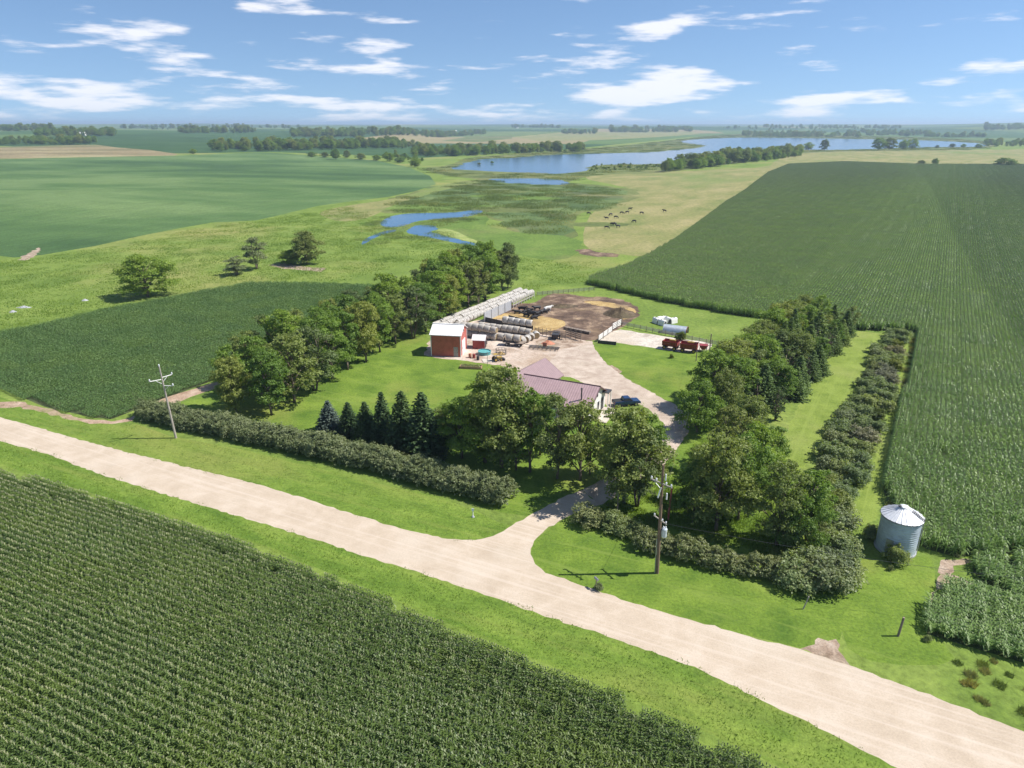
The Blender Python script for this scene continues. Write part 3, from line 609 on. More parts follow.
# ---- lake-side and field trees far off
FT = [((808, 150), 142, 1.3, 'wide low tree on the lake shore above the tan pasture'), ((824, 150.5), 139, .8, 'upright tree on the lake shore above the tan pasture'), ((799, 152), 144, 1.4, 'bushy tree at the tip of the wooded point by the lake'),
      ((878, 150), 136.5, 1.2, 'left tree of the large clump against the bright lake'), ((889, 150), 136, 1.1, 'right tree of the large clump against the bright lake'), ((903, 149.5), 139.5, 1.1, 'tree left in the smaller clump against the lake'), ((912, 149), 138, 1.1, 'tree right in the smaller clump against the lake'),
      ((921, 165), 160, 1.6, 'low dark bush on the far edge of the cornfield'), ((935, 165.5), 158, 1.0, 'small upright tree on the far edge of the cornfield'), ((1004, 166.5), 157.5, 2.2, 'wide dark tree by the far right cornfield corner'),
      ((952, 147.5), 143.5, 1.6, 'little round bush standing in lake shallows, leftmost of four'), ((963, 147.5), 143.8, 1.6, 'little round bush standing in lake shallows, second of four'), ((978, 148), 143.8, 1.6, 'little round bush standing in lake shallows, third of four'), ((937, 148), 145, 1.6, 'smallest low bush standing at the lake edge'),
      ((193, 154), 148.5, 1.5, 'tiny tree alone on the far edge of stubble strip'), ((336, 159.5), 148.5, .9, 'upright small tree on far edge of left bean field'), ((347, 158), 150, 1.0, 'small tree next to the upright one beyond bean field'),
      ((415, 167), 158, 1.5, 'dark round bush nearest the lake beyond bean field'), ((400, 163), 157, 1.8, 'brownish bush on the bean field far edge'), ((361, 159.3), 153, 1.9, 'wide bush on the far edge of left bean field'), ((377, 160.5), 154.5, 1.7, 'round bush on the far edge of left bean field'),
      ((312, 157), 151.5, 1.9, 'leftmost low bush beyond the left bean field'), ((325, 157.3), 152, 1.9, 'second low bush beyond the left bean field'), ((390, 161.5), 152.5, 1.3, 'pale bush between round bushes beyond the bean field'),
      ((492, 163.5), 161, 1.4, 'tiny dark shrub standing in the lake shallows'), ((479, 165), 162.5, 1.6, 'tiny shrub by the lake inlet reeds')]
for i, (q, t, w, lb) in enumerate(FT):
    x, y, z = gp(*q); H = min(22, max(2.5, TOP(t, q)))
    tree(DENSE[i % 3], (x, y, z), H, 10, wide=w*1.25, label=lb, cat='tree' if 'tree' in lb else 'bush', group='far trees and bushes', name='far_tree')
# ---- shrub windbreak between the two grass lanes
Le = along([G(*q) for q in ((887, 336), (870, 356), (862, 384), (846, 409), (826, 444), (814, 476), (826, 510), (838, 545), (842, 575))], 22)
Re = along([G(*q) for q in ((906, 338), (900, 366), (892, 400), (880, 438), (866, 474), (848, 500), (840, 530), (843, 562), (838, 582))], 22)
k = 0
for i, (a, b) in enumerate(zip(Le, Re)):
    a = Vector(a); b = Vector(b); w = (b-a).length; m = 3 if w > 5.2 else 2
    for j in range(m):
        f = (j+.5)/m+random.uniform(-.06, .06); p = a.lerp(b, f); k += 1
        dry = (i in (2, 3, 6, 7, 13) and j != 0); vi = 2 if dry else random.choice((0, 1, 3, 0, 1)); 
        if i in (2, 5, 11) and j == m-1: vi = 4
        H = random.uniform(2.0, 3.0)*(1.15 if i > 13 else 1)
        side = {0: 'left', m-1: 'right'}.get(j, 'middle')
        dsc = {0: 'green', 1: 'green', 2: 'bare grey-brown', 3: 'grey-green', 4: 'yellow-green'}[vi]
        o = tree(SHR[vi], (p.x, p.y, 0), H, 2.4, wide=random.uniform(1.0, 1.25), label='%s shrub, %s side, %s step from the far end of shrub strip' % (dsc, side, ordn(i+1)), cat='shrub', group='shrub strip between the grass lanes', name='shrub', pn=('foliage', 'stems'))
# ---- hedges
def hedge(name, pts, w, h, label, seed, mat, dens=120):
    P = [G(*q) for q in pts]; rs = np.random.RandomState(seed)
    root = empty(name, (P[0][0], P[0][1], 0), 0, label, 'hedge', 'hedges along the road')
    L = sum((Vector(a)-Vector(b)).length for a, b in zip(P, P[1:])); n = int(L/.55); A = along(P, n); lobes = []; mb = MB()
    for i, (x, y) in enumerate(A):
        b = A[min(i+1, n-1)]; a = A[max(i-1, 0)]; d = Vector((b[0]-a[0], b[1]-a[1])).normalized(); nx_, ny_ = -d.y, d.x
        hh = h*(.92+.08*math.sin(i*.37+seed)+rs.uniform(-.2, .16)); lx, ly = x-P[0][0], y-P[0][1]
        for s in (-1, 0, 1, 0):
            o = s*w*.32+rs.uniform(-.2, .2); r = rs.uniform(.42, .8)*w*.34
            lobes.append(((lx+nx_*o, ly+ny_*o, hh*(.72 if s == 0 else .58)), (r, r, hh*.34)))
            if s: lobes.append(((lx+nx_*o*1.2, ly+ny_*o*1.2, hh*.26), (r*.9, r*.9, hh*.3)))
        for q in range(2):
            ox, oy = rs.uniform(-.6, .6, 2); mb.tube((lx+ox, ly+oy, -.05), (lx+ox*1.4, ly+oy*1.4, hh*.8), .035, .015, 4)
    Q = lobes_leaves(lobes, dens*3.6, .18, rs); Q[:, :, 2] = np.maximum(Q[:, :, 2], .02)
    link('foliage', quads_mesh('foliage', Q, mat), root); mb.build('stems', M_twig, root); return root
hedge('hedge', [(146, 415), (176, 423), (206, 429), (256, 439), (331, 456), (381, 468), (440, 484), (509, 502)], 4.0, 3.1, 'long grey-green hedge running along the road verge left of the driveway', 3, LM['hedge'])
hedge('hedge', [(640, 545), (668, 553), (700, 561), (740, 570), (780, 579), (818, 584)], 2.8, 2.3, 'grey-green hedge behind the transformer pole, right of the driveway', 4, LM['hedge'])
CB = [((592, 523), 2.9, 1.15, 3, 'round grey-green bush alone at driveway mouth'), ((612, 528), 2.6, 1.1, 1, 'shaded bush right of the round driveway bush'), ((628, 534), 2.4, 1.1, 0, 'shaded bush left of the transformer pole base'),
      ((798, 584), 3.4, 1.2, 0, 'big dark green bush at the road corner of the hedge'), ((820, 585), 3.6, 1.2, 3, 'big grey-green bush at the hedge corner nearest grain bin'), ((838, 572), 3.2, 1.2, 3, 'grey-green bush behind the hedge corner by the lawn'),
      ((808, 570), 3.3, 1.2, 1, 'green bush tucked behind the hedge corner'), ((836, 548), 3.2, 1.2, 0, 'green bush facing the grain bin across the lawn'),
      ((871, 538), 2.2, .75, 1, 'small dark bush in the shade left of grain bin'), ((896, 563), 2.7, .72, 0, 'young leafy sapling growing against the grain bin front'), ((890, 570), .8, .6, 3, 'tiny grey weed bush below the grain bin'),
      ((927, 641), .8, .8, 1, 'little dark weed bush right of the leaning post'), ((671, 358), 1.0, .8, 4, 'small yellow-green bush before the red wagons'), ((680, 340.5), 2.3, .9, 4, 'yellow-flowering bush behind the red wagons')]
for q, H, w, v, lb in CB:
    x, y, z = gp(*q); tree(SHR[v], (x, y, 0), H, 2.4, wide=w, label=lb, cat='bush', name='bush', pn=('foliage', 'stems'))

# ---- woods far off (masses of trees)
def wood(px, n, lab, hmin, hmax, seed, wide=1.4):
    """px: list of (x, ybase) strips: polygon in pixels"""
    poly = W(px); rs = np.random.RandomState(seed); A = np.array(poly); lo, hi = A.min(0), A.max(0); P = []; k = 0
    while len(P) < n and k < 60000:
        x, y = rs.uniform(lo, hi); k += 1
        if inpoly(np.array([x]), np.array([y]), poly)[0]: P.append((x, y, h1(x, y)-.3))
    if not P: return
    m = len(P); s = rs.uniform(hmin*.5, hmax*.95, m)/10; wide = wide*rs.uniform(.6, 1.1, m)
    scatter('wood', TREES, P, rs.uniform(0, 6.28, m), np.stack([s*wide, s*wide, s], 1), rs.randint(0, 3, m), lab, 'wood')
srcs = []
for i in range(3):
    qc = (DENSE[0], DEC[1], DENSE[2])[i][0].copy(); o = bpy.data.objects.new('wood_tree', qc); srcs.append(o)
TREES = source_collection('wood_tree_sources', srcs)
wood([(662, 173), (690, 170), (730, 165), (768, 161), (800, 156), (800, 152.5), (770, 154), (735, 157), (700, 163), (668, 169)], 300, 'dense wooded point jutting into the lake above the tan pasture', 9, 15, 1)
wood([(600, 164.5), (640, 164.8), (664, 165), (664, 168.5), (590, 171.5), (590, 167)], 70, 'low scrub on the flat point left of the wooded lake point', 1.5, 3, 2, 2)
wood([(215, 151.5), (256, 151.5), (300, 150.5), (406, 149), (406, 146), (300, 147), (215, 148)], 230, 'long dark tree belt behind the left bean field', 13, 19, 3)
wood([(330, 147.5), (420, 148), (420, 146), (330, 145.5)], 60, 'thin tree belt behind the long dark belt', 12, 17, 4)
wood([(413, 157), (450, 156.5), (512, 154), (585, 151.5), (585, 149.3), (512, 151), (413, 152)], 200, 'tree belt along the far lake shore left of centre', 10, 17, 5)
wood([(380, 158), (418, 164.5), (424, 161), (395, 155)], 40, 'scrub at the bean field corner nearest the lake', 4, 8, 6)
wood([(-20, 145), (40, 144.8), (95, 144.3), (95, 141.8), (-20, 142)], 110, 'dark tree belt behind the stubble strip at far left', 11, 16, 7)
wood([(38, 136.8), (115, 136.2), (115, 134), (38, 134.2)], 120, 'tree belt in the far left middle distance', 14, 21, 8)
wood([(-30, 132), (60, 131.8), (60, 130), (-30, 130)], 110, 'hazy tree line at the far left horizon', 16, 24, 9)
wood([(180, 133.5), (256, 133), (256, 131.3), (180, 131.5)], 110, 'hazy tree line near horizon left of centre', 16, 22, 10)
wood([(292, 137.5), (380, 137), (485, 135), (485, 132.5), (380, 133), (292, 133.5)], 330, 'broad hazy wood on the horizon above the bean field', 16, 24, 11)
wood([(562, 134.5), (597, 134.3), (597, 132.5), (562, 132.5)], 50, 'small hazy grove beyond the lake left of centre', 16, 22, 12)
wood([(610, 132.5), (692, 132.2), (692, 130), (610, 130)], 160, 'broad hazy wood on horizon beyond the lake', 20, 28, 13)
wood([(742, 137), (860, 138), (860, 133.5), (742, 132.5)], 210, 'scattered hazy woods behind the far lake arm', 12, 20, 14)
wood([(862, 136), (940, 137.5), (930, 133.5), (862, 132.5)], 130, 'hazy wood right of the far lake arm', 13, 20, 15)
wood([(985, 146.5), (1060, 148), (1060, 143.5), (985, 142.5)], 70, 'tree group on the right shore of lake', 10, 15, 16)
wood([(938, 138), (985, 137.5), (985, 136.5), (938, 137)], 26, 'thin tree line on the far right hillside', 14, 20, 17)
wood([(512, 129), (560, 128.5), (560, 127), (512, 127.3)], 60, 'faint tree line on horizon at centre', 18, 26, 18)
wood([(983, 131), (1060, 130), (1060, 127), (983, 128)], 90, 'wood crowning the far right hill', 20, 28, 19)
wood([(120, 129.5), (300, 129), (300, 127.5), (120, 127.8)], 130, 'faint tree line along the left horizon', 18, 26, 20)
wood([(720, 129.5), (900, 129), (900, 127.5), (720, 127.8)], 120, 'faint tree line along the right horizon', 16, 24, 21)

# ------------------------------------------------------------------ crops
def corn_patch(seed, lx, ly, hgt=2.2, sp=.2, rowsp=.76, mat='corn', jit=.09, ll=.85):
    rs = np.random.RandomState(seed); Q = []; T = []
    for r in range(int(round(lx/rowsp))):
        x0 = -lx/2+rowsp*(r+.5)
        for k in range(int(round(ly/sp))):
            bx = x0+rs.normal()*jit; by = -ly/2+sp*(k+.5)+rs.normal()*.03; h = hgt*rs.uniform(1-jit*2, 1.07)
            az = rs.uniform(0, PI)+(PI/2)*0
            for j in range(8):
                z = h*(.25+.68*j/7); a = az+PI*(j % 2)+rs.uniform(-.5, .5); L = ll*(1-.3*abs(j-3.5)/3.5)*rs.uniform(.85, 1.15); w = .06
                d = np.array([math.cos(a), math.sin(a)]); pq = np.array([-d[1], d[0]])
                p0 = np.array([bx, by]); p1 = p0+d*L*.45; p2 = p0+d*L
                z1 = z+L*.28; z2 = z+L*(.1 if j > 6 else -.12)
                Q.append([(*(p0-pq*w*.5), z), (*(p0+pq*w*.5), z), (*(p1+pq*w), z1), (*(p1-pq*w), z1)])
                Q.append([(*(p1-pq*w), z1), (*(p1+pq*w), z1), (*(p2+pq*w*.3), z2), (*(p2-pq*w*.3), z2)])
            Q.append([(bx-.02, by, 0), (bx+.02, by, 0), (bx+.015, by, h), (bx-.015, by, h)])
            for j in range(2):
                a = rs.uniform(0, PI); cx, cy = math.cos(a)*.07, math.sin(a)*.07
                T.append([(bx, by, h*.98), (bx+.02, by, h*.98), (bx+cx, by+cy, h+.26), (bx-cx, by-cy, h+.3)])
    n = len(Q); Q = np.array(Q+T)
    return quads_mesh('corn', Q, [LM[mat], M_tassel], [0]*n+[1]*len(T))
def soy_patch(seed, lx, ly, hgt=.75):
    rs = np.random.RandomState(seed); n = int(lx*ly*95); x = rs.uniform(-lx/2, lx/2, n); y = rs.uniform(-ly/2, ly/2, n)
    rowp = np.cos((x/.76)*2*PI)*.5+.5; z = hgt*(.45+.5*(1-rowp))*rs.uniform(.6, 1.08, n)
    return quads_mesh('beans', rand_quads(np.stack([x, y, z], 1), .17, rs, 1.3, .9), LM['soy'])
def tuft_patch(seed, lx, n, h, w, mat, spread=.35, name='tuft'):
    rs = np.random.RandomState(seed); x = rs.uniform(-lx/2, lx/2, n); y = rs.uniform(-lx/2, lx/2, n); H = h*rs.uniform(.4, 1.2, n)
    a = rs.uniform(0, 2*PI, n); sx = rs.normal(size=n)*spread*H; sy = rs.normal(size=n)*spread*H; c, s = np.cos(a)*w/2, np.sin(a)*w/2
    Q = np.stack([np.stack([x-c, y-s, np.zeros(n)], 1), np.stack([x+c, y+s, np.zeros(n)], 1), np.stack([x+sx+c*.3, y+sy+s*.3, H], 1), np.stack([x+sx-c*.3, y+sy-s*.3, H], 1)], 1)
    return quads_mesh(name, Q, mat)
def srcset(name, meshes): return source_collection(name, [bpy.data.objects.new('%s_%d' % (name, i), m) for i, m in enumerate(meshes)])
BX = 6.08
def recol(me, m): c = me.copy(); c.materials[0] = m; return c
tallm = [corn_patch(61, BX, 6, mat='tall'), corn_patch(62, BX, 6, mat='tall'), corn_patch(63, BX, 6, mat='tall'), corn_patch(64, .76, 1.5, mat='tall'), corn_patch(65, .76, 1.5, mat='tall')]
CORN = srcset('corn_plants', tallm); CORN2 = srcset('corn_plants_deep', [recol(m_, LM['tall2']) for m_ in tallm])
CORNLO = srcset('corn_plants_short', [corn_patch(66, BX, 6, 1.6, jit=.04, ll=.62), corn_patch(67, BX, 6, 1.6, jit=.04, ll=.62), corn_patch(68, BX, 6, 1.6, jit=.04, ll=.62), corn_patch(69, .76, 1.5, 1.6, jit=.04, ll=.62), corn_patch(70, .76, 1.5, 1.6, jit=.04, ll=.62)])
SOY = srcset('bean_plants', [soy_patch(71, BX, 6), soy_patch(72, BX, 6), soy_patch(73, BX, 6), soy_patch(74, .76, 1.5), soy_patch(75, .76, 1.5)])
def field(name, coll, poly, rz, label, holes=(), fine=320, zs=1.0, hvar=.06, seed=1):
    """rows run along local y, turned by rz; big blocks inside, single row pieces along the edges"""
    rs = np.random.RandomState(seed); c, s = math.cos(rz), math.sin(rz); A = np.array(poly)
    loc = np.stack([A[:, 0]*c+A[:, 1]*s, -A[:, 0]*s+A[:, 1]*c], 1); lo, hi = loc.min(0), loc.max(0)
    def w_(u, v): return u*c-v*s, u*s+v*c
    us = np.arange(lo[0]-BX, hi[0]+BX, BX); vs = np.arange(lo[1]-6, hi[1]+6, 6.0); U, V = [a.ravel() for a in np.meshgrid(us, vs)]
    # keep to the world that can be seen
    X, Y = w_(U, V); ok = (Y > 15) & (np.abs(X) < Y*.95+45); U, V = U[ok], V[ok]
    def inside(X, Y):
        r = inpoly(X, Y, poly)
        for h in holes: r &= ~inpoly(X, Y, h)
        return r
    cnt = np.zeros(len(U), int)
    for du in (-.5, -.17, .17, .5):
        for dv in (-.5, -.17, .17, .5): X, Y = w_(U+du*BX, V+dv*6); cnt += inside(X, Y)
    P = []; I = []; R = []; Sc = []
    full = cnt == 16; X, Y = w_(U[full], V[full]); n = len(X)
    P.append(np.stack([X, Y, hz(X, Y)], 1)); I.append(rs.randint(0, 3, n)); R.append(rz+PI*rs.randint(0, 2, n)); hs = rs.uniform(1-hvar, 1+hvar, n); Sc.append(np.stack([np.ones(n), np.ones(n), hs], 1))
    part = (cnt > 0) & ~full; u = []; v = []
    for a in range(8):
        for b in range(4): u.append(U[part]-BX/2+.76*(a+.5)); v.append(V[part]-3+1.5*(b+.5))
    u = np.concatenate(u); v = np.concatenate(v); X, Y = w_(u, v); k = inside(X, Y) & (rs.uniform(size=len(X)) > .03); X, Y = X[k], Y[k]; n = len(X)
    P.append(np.stack([X, Y, hz(X, Y)], 1)); I.append(rs.randint(3, 5, n)); R.append(rz+PI*rs.randint(0, 2, n)); hs = rs.uniform(.85, 1.05, n); Sc.append(np.stack([np.ones(n), np.ones(n), hs], 1))
    P = np.concatenate(P); print(name, len(P))
    return scatter(name, coll, P, np.concatenate(R), np.concatenate(Sc)*np.array([1, 1, zs]), np.concatenate(I), label, 'crop')
dl = Vector(G(914, 340))-Vector(G(888, 474)); rzc = math.atan2(dl.y, dl.x)-PI/2
gapA = W([(937, 448), (948, 446), (952, 470), (940, 478), (934, 466)]); gapB = W([(950, 358), (957, 362), (965, 380), (961, 384), (953, 372)])
gapC = W([(874, 254.5), (898, 254), (898, 255.6), (876, 256)]); gapD = W([(940, 478), (946, 478), (952, 520), (951, 552), (944, 552), (946, 520)])
swath = [G(914, 165.3), G(935, 200), G(965, 260), G(1012, 340), G(1100, 480), (400, 40), (1500, 40), (1500, 1500), G(1024, 160)]
field('corn_field', CORN, corn, rzc, 'huge field of pale green tall tasselled corn filling the right half of the view', (rag([(x*.5+np.mean([p[0] for p in gapA])*.5, y*.6+np.mean([p[1] for p in gapA])*.4) for x, y in gapA], .6, .6), gapC, swath), seed=2)
cornR = [p for p in W([(880, 165.3), (1024, 166), (1200, 172), (1500, 200), (1700, 330), (1300, 560), (1120, 575), (1026, 553), (990, 554), (965, 400), (940, 300), (900, 200)])]
def clip_left():
    h = [G(914, 165.3), G(935, 200), G(965, 260), G(1012, 340), G(1100, 480), (400, 40), (-200, 40), (-200, 1500), (300, 1500)]; return h
field('corn_field', CORN2, corn, rzc, 'deeper green swath of tall corn along the right edge of view', (clip_left(),), seed=12)
field('corn_field', CORN, patch2, rzc, 'small block of corn right of the bare soil by the bin', seed=3, hvar=.1, zs=.68)
field('corn_field', CORN, patch3, rzc+PI/2, 'corn block at the lower right corner below the bare soil', seed=4, hvar=.1, zs=.68)
df = Vector(G(256, 545))-Vector(G(28, 474)); rzf = math.atan2(df.y, df.x)-PI/2
field('corn_field', CORNLO, cornF, rzf, 'foreground corn in rows along the gravel road at lower left', seed=5)
ds = Vector(G(0, 333))-Vector(G(212, 289.5)); field('bean_field', SOY, soyA, math.atan2(ds.y, ds.x)-PI/2, 'dark green bean field left of the shelterbelt', seed=6)
# ---- grass, reeds, weeds
GR = srcset('grass_tufts', [tuft_patch(81, 2.2, 330, .26, .05, LM['grass']), tuft_patch(82, 2.2, 300, .34, .05, LM['grass']), tuft_patch(83, 2.2, 200, .4, .06, LM['reed'])])
SP_G = srcset('sparse_tufts', [tuft_patch(91, 5, 120, .22, .12, LM['grass'], .5), tuft_patch(92, 6, 110, .26, .12, LM['grass'], .5)])
SM_G = srcset('small_tufts', [tuft_patch(93, 1.5, 20, .2, .09, LM['grass'], .5), tuft_patch(94, 1.5, 16, .24, .09, LM['grass'], .5)])
RD = srcset('reeds', [tuft_patch(84, 15, 320, .8, .18, LM['reed'], .8), tuft_patch(85, 15, 300, 1.0, .18, LM['reed'], .8), tuft_patch(86, 15, 250, .7, .18, LM['weed'], .8)])
WD = srcset('weeds', [tuft_patch(87, 1.6, 260, .8, .07, LM['weed'], .35), tuft_patch(88, 1.6, 260, .7, .07, LM['reed'], .35)])
def cover(name, coll, polys, spacing, label, holes=(), seed=1, smin=.7, smax=1.2, nv=3, keep=1.0, wts=None):
    rs = np.random.RandomState(seed); P = []
    for poly in polys:
        A = np.array(poly); lo, hi = A.min(0), A.max(0); X, Y = np.meshgrid(np.arange(lo[0], hi[0], spacing), np.arange(lo[1], hi[1], spacing)); X = X.ravel(); Y = Y.ravel()
        X = X+rs.uniform(-.45, .45, len(X))*spacing; Y = Y+rs.uniform(-.45, .45, len(Y))*spacing
        k = inpoly(X, Y, poly) & (rs.uniform(size=len(X)) < keep) & (Y > 15)
        for h in holes: k &= ~inpoly(X, Y, h)
        P.append(np.stack([X[k], Y[k], hz(X[k], Y[k])], 1))
    P = np.concatenate(P); n = len(P); print(name, n)
    s = rs.uniform(smin, smax, n); idx = rs.randint(0, nv, n) if wts is None else rs.choice(nv, n, p=wts)
    return scatter(name, coll, P, rs.uniform(0, 6.28, n), np.stack([s, s, s*rs.uniform(.8, 1.1, n)], 1), idx, label, 'grass')
roadp = [road, driveway]
cover('verge_grass', SM_G, [verge2], 1.1, 'rough uncut grass on the verge between road and foreground corn', roadp+[cornF], 1, .6, .95, nv=2)
cover('verge_grass', SM_G, [verge1], 1.6, 'thin longer grass on the verge between road and left hedge', roadp, 2, .5, .75, nv=2, keep=1)
allf = [soyA, soyB, lake, pond1, pond2, pond3, marsh1, meadow, pasture_tan, creek, track, lawn, yard, feedlot, corn]
past = W([(0, 335), (-60, 300), (-60, 262), (15, 260), (95, 250), (212, 226), (288, 216), (350, 206), (400, 232), (520, 258), (600, 262), (590, 280), (530, 288), (480, 260), (400, 265), (330, 283), (245, 281), (175, 295), (50, 321)])
cover('pasture_grass', SP_G, [past], 4.0, 'uneven grazed grass tufts over the left pasture', allf, 3, .8, 1.5, keep=.7, nv=2)
cover('marsh_reeds', RD, [marsh1], 6.0, 'dark reeds and cattails filling the marsh between ponds and lake', [pond1, pond2, pond3, lake], 4, .7, 1.2, wts=[.5, .42, .08], keep=.22)
cover('shore_reeds', RD, [marsh2], 13, 'pale reeds lining the lake shore', [lake, pond3, pasture_tan], 5, .8, 1.5, wts=[.5, .2, .3], keep=.35)
fringe = W([(365, 232), (372, 222), (388, 212), (412, 209), (456, 209), (486, 206), (492, 214), (470, 222), (440, 224), (455, 232), (486, 244), (478, 250), (440, 243), (400, 238), (366, 250), (356, 246)], 1)
cover('pond_fringe_reeds', RD, [fringe], 5, 'reeds ringing the two small blue ponds', [pond1, pond2, creek, algae, marsh1], 6, .35, .8, wts=[.5, .3, .2], keep=.45)
cover('roadside_weeds', WD, [W([(948, 650), (965, 650), (1000, 662), (1060, 684), (1060, 760), (990, 720), (955, 680)])], 1.7, 'brown dry weeds at the lower right corner below the corn', (), 7, .35, .6, 2)
cover('yard_weeds', WD, [W([(887, 474), (884, 492), (893, 515), (900, 515), (892, 480), (905, 400), (917, 340), (912, 340), (902, 402)])], 1.3, 'dry mixed weeds along the corn edge beside the narrow grass lane', (), 8, .5, .9, 2)
cover('hedge_undergrowth', GR, [W([(600, 512), (640, 530), (700, 545), (790, 560), (800, 480), (780, 440), (700, 440), (684, 460), (660, 480)])], 1.8, 'long shaded grass under the grove right of the driveway', roadp, 9, .7, 1.2)

# ------------------------------------------------------------------ object materials
def ribbed(name, col, rough=.45, metal=.0, rib=3.3, axis=0, var=.12, bd=.03):
    m, t, b = nt_new(name); b.inputs['Roughness'].default_value = rough; b.inputs['Metallic'].default_value = metal
    n = noise(t, 1.2, 5, .7); c = ramp(t, [(.3, tuple(v*(1-2*var) for v in col)), (.55, col), (.8, tuple(min(1, v*(1+var)) for v in col))], n)
    w = t.nodes.new('ShaderNodeTexWave'); w.wave_type = 'BANDS'; w.bands_direction = 'XYZ'[axis]; w.inputs['Scale'].default_value = rib; w.wave_profile = 'SIN'
    t.links.new(coords(t), w.inputs['Vector']); c = mix(t, c, ramp(t, [(.0, (.84, .84, .84)), (.25, (1, 1, 1))], w.outputs[1]), 1., 'MULTIPLY')
    t.links.new(c, b.inputs['Base Color']); bump(t, b, w.outputs[1], .8, bd); return m
M_red = ribbed('red_siding', (.52, .125, .085), .5, 0, 1.1, 0); M_redy = ribbed('red_siding_end', (.5, .13, .1), .5, 0, 1.1, 1)
M_wroof = ribbed('white_metal_roof', (.78, .76, .76), .35, 0, 1.0, 0, .06)
M_white = simple('white_paint', (.78, .77, .74), .55, var=.06); M_whitew = ribbed('white_house_siding', (.74, .73, .7), .6, 0, 2.2, 2, .05, .01)
M_mauve = ribbed('mauve_metal_roof', (.42, .29, .295), .42, .0, .75, 0, .08); M_mauve2 = ribbed('mauve_metal_roof_wing_dimmed', (.25, .165, .17), .42, .0, .75, 1, .08)  # one roof colour; shade put into the wing tone, main lightened, to even out sun
M_mtrim = simple('dark_mauve_trim', (.13, .07, .07), .5); M_glass = simple('window_glass', (.03, .035, .045), .08, var=.05, spec=.8)
M_galv = ribbed('galvanised_wall', (.5, .57, .64), .45, .12, 2.2, 2, .14, .03); M_galvr = simple('galvanised_roof', (.74, .75, .77), .5, .25, var=.1, sc=1.5)
M_galvh = ribbed('galvanised_hut', (.5, .55, .6), .4, .5, 1.6, 0, .1)
M_steel = simple('grey_steel', (.35, .36, .37), .45, .6); M_dark = simple('dark_metal', (.045, .045, .05), .6); M_black = simple('black_rubber', (.02, .02, .02), .8)
M_wood = simple('weathered_wood', (.24, .19, .15), .85, sc=4, bmp=.02); M_polew = simple('pole_wood', (.2, .135, .09), .85, sc=3, bmp=.02); M_greyw = simple('grey_pole_wood', (.36, .32, .28), .85, sc=3)
M_wrap = simple('white_bale_wrap', (.5, .47, .43), .5, var=.3, sc=1.0, bmp=.05); M_hay = simple('bale_hay_end', (.3, .22, .12), .95, var=.3, sc=5, bmp=.05)
M_wrapd = simple('brown_bale_net', (.4, .37, .33), .8, var=.25, sc=1.1, bmp=.06)  # darker, browner tone than the white bale wrap
M_concw = simple('concrete_wall', (.36, .37, .39), .8, var=.08, sc=1); M_turq = simple('turquoise_liner', (.1, .3, .31), .5); M_redp = simple('red_paint', (.26, .035, .03), .45, var=.2, sc=3)
M_yel = simple('yellow_paint', (.4, .27, .05), .6, var=.25); M_org = simple('orange_red_paint', (.42, .17, .1), .8); M_blue = simple('blue_car_paint', (.02, .05, .13), .25, .3, var=.05, spec=.7)
M_hide = simple('black_hide', (.016, .014, .016), .6, var=.2); M_hidew = simple('white_hide', (.7, .68, .64), .7); M_chrome = simple('chrome', (.6, .6, .6), .2, .9); M_lamp = simple('lamp_lens', (.7, .68, .6), .2)
M_porc = simple('white_insulator', (.75, .76, .78), .25); M_manure = ground_mat('manure', ((.06, .045, .03), (.1, .075, .05), (.17, .13, .09), (.12, .1, .06)), .1, .5, 3, .3); M_planter = simple('planter_wood', (.35, .22, .13), .8)

# ------------------------------------------------------------------ grain bin
bx, by = 43.45, 65.7
gb = empty('grain_bin', (bx, by, 0), 0, 'round galvanised steel grain bin with conical roof on the lawn', 'grain bin'); R = 2.03; HW = 4.35
MB().lathe([(R+.12, 0), (R+.12, .16), (R-.1, .16)], 40).build('foundation', M_concw, gb)
wl = MB(); prof = []
for i in range(57): z = .16+(HW-.16)*i/56; prof.append((R+.02*math.sin(i*PI/2), z))
wl.lathe(prof, 48); wl.build('wall', M_galv, gb, smooth=True)
rf = MB(); n = 48
for k in range(n):
    t0, t1 = 2*PI*k/n, 2*PI*(k+1)/n; r0, r1 = R+.14, .36
    rf.add([(r0*math.cos(t0), r0*math.sin(t0), HW-.02), (r0*math.cos(t1), r0*math.sin(t1), HW-.02), (r1*math.cos(t1), r1*math.sin(t1), HW+1.0), (r1*math.cos(t0), r1*math.sin(t0), HW+1.0)], [(0, 1, 2, 3)])
for k in range(24):
    t = 2*PI*k/24; rf.tube((( R+.14)*math.cos(t), (R+.14)*math.sin(t), HW+.02), (.36*math.cos(t), .36*math.sin(t), HW+1.04), .035, .03, 5)
roof = rf.build('roof', M_galvr, gb)
MB().lathe([(R+.14, HW-.03), (R+.17, HW-.09), (R+.02, HW-.12)], 48).build('eave_ring', M_dark, gb)
MB().tube((0, 0, HW+.93), (0, 0, HW+1.13), .4, .4, 20).tube((0, 0, HW+1.13), (0, 0, HW+1.22), .46, .2, 20).build('cap', M_galvr, roof)
vb = MB(); vb.box((-.35, .05, HW+1.12), (.5, .34, .1), .2); vb.build('vent_lid', M_dark, roof)
ld = MB()
t = math.radians(-38)
for s in (-1, 1):
    ld.tube(((R+.12)*math.cos(t)-s*.2*math.sin(t), (R+.12)*math.sin(t)+s*.2*math.cos(t), .3), ((R+.12)*math.cos(t)-s*.2*math.sin(t), (R+.12)*math.sin(t)+s*.2*math.cos(t), HW), .022, n=5)
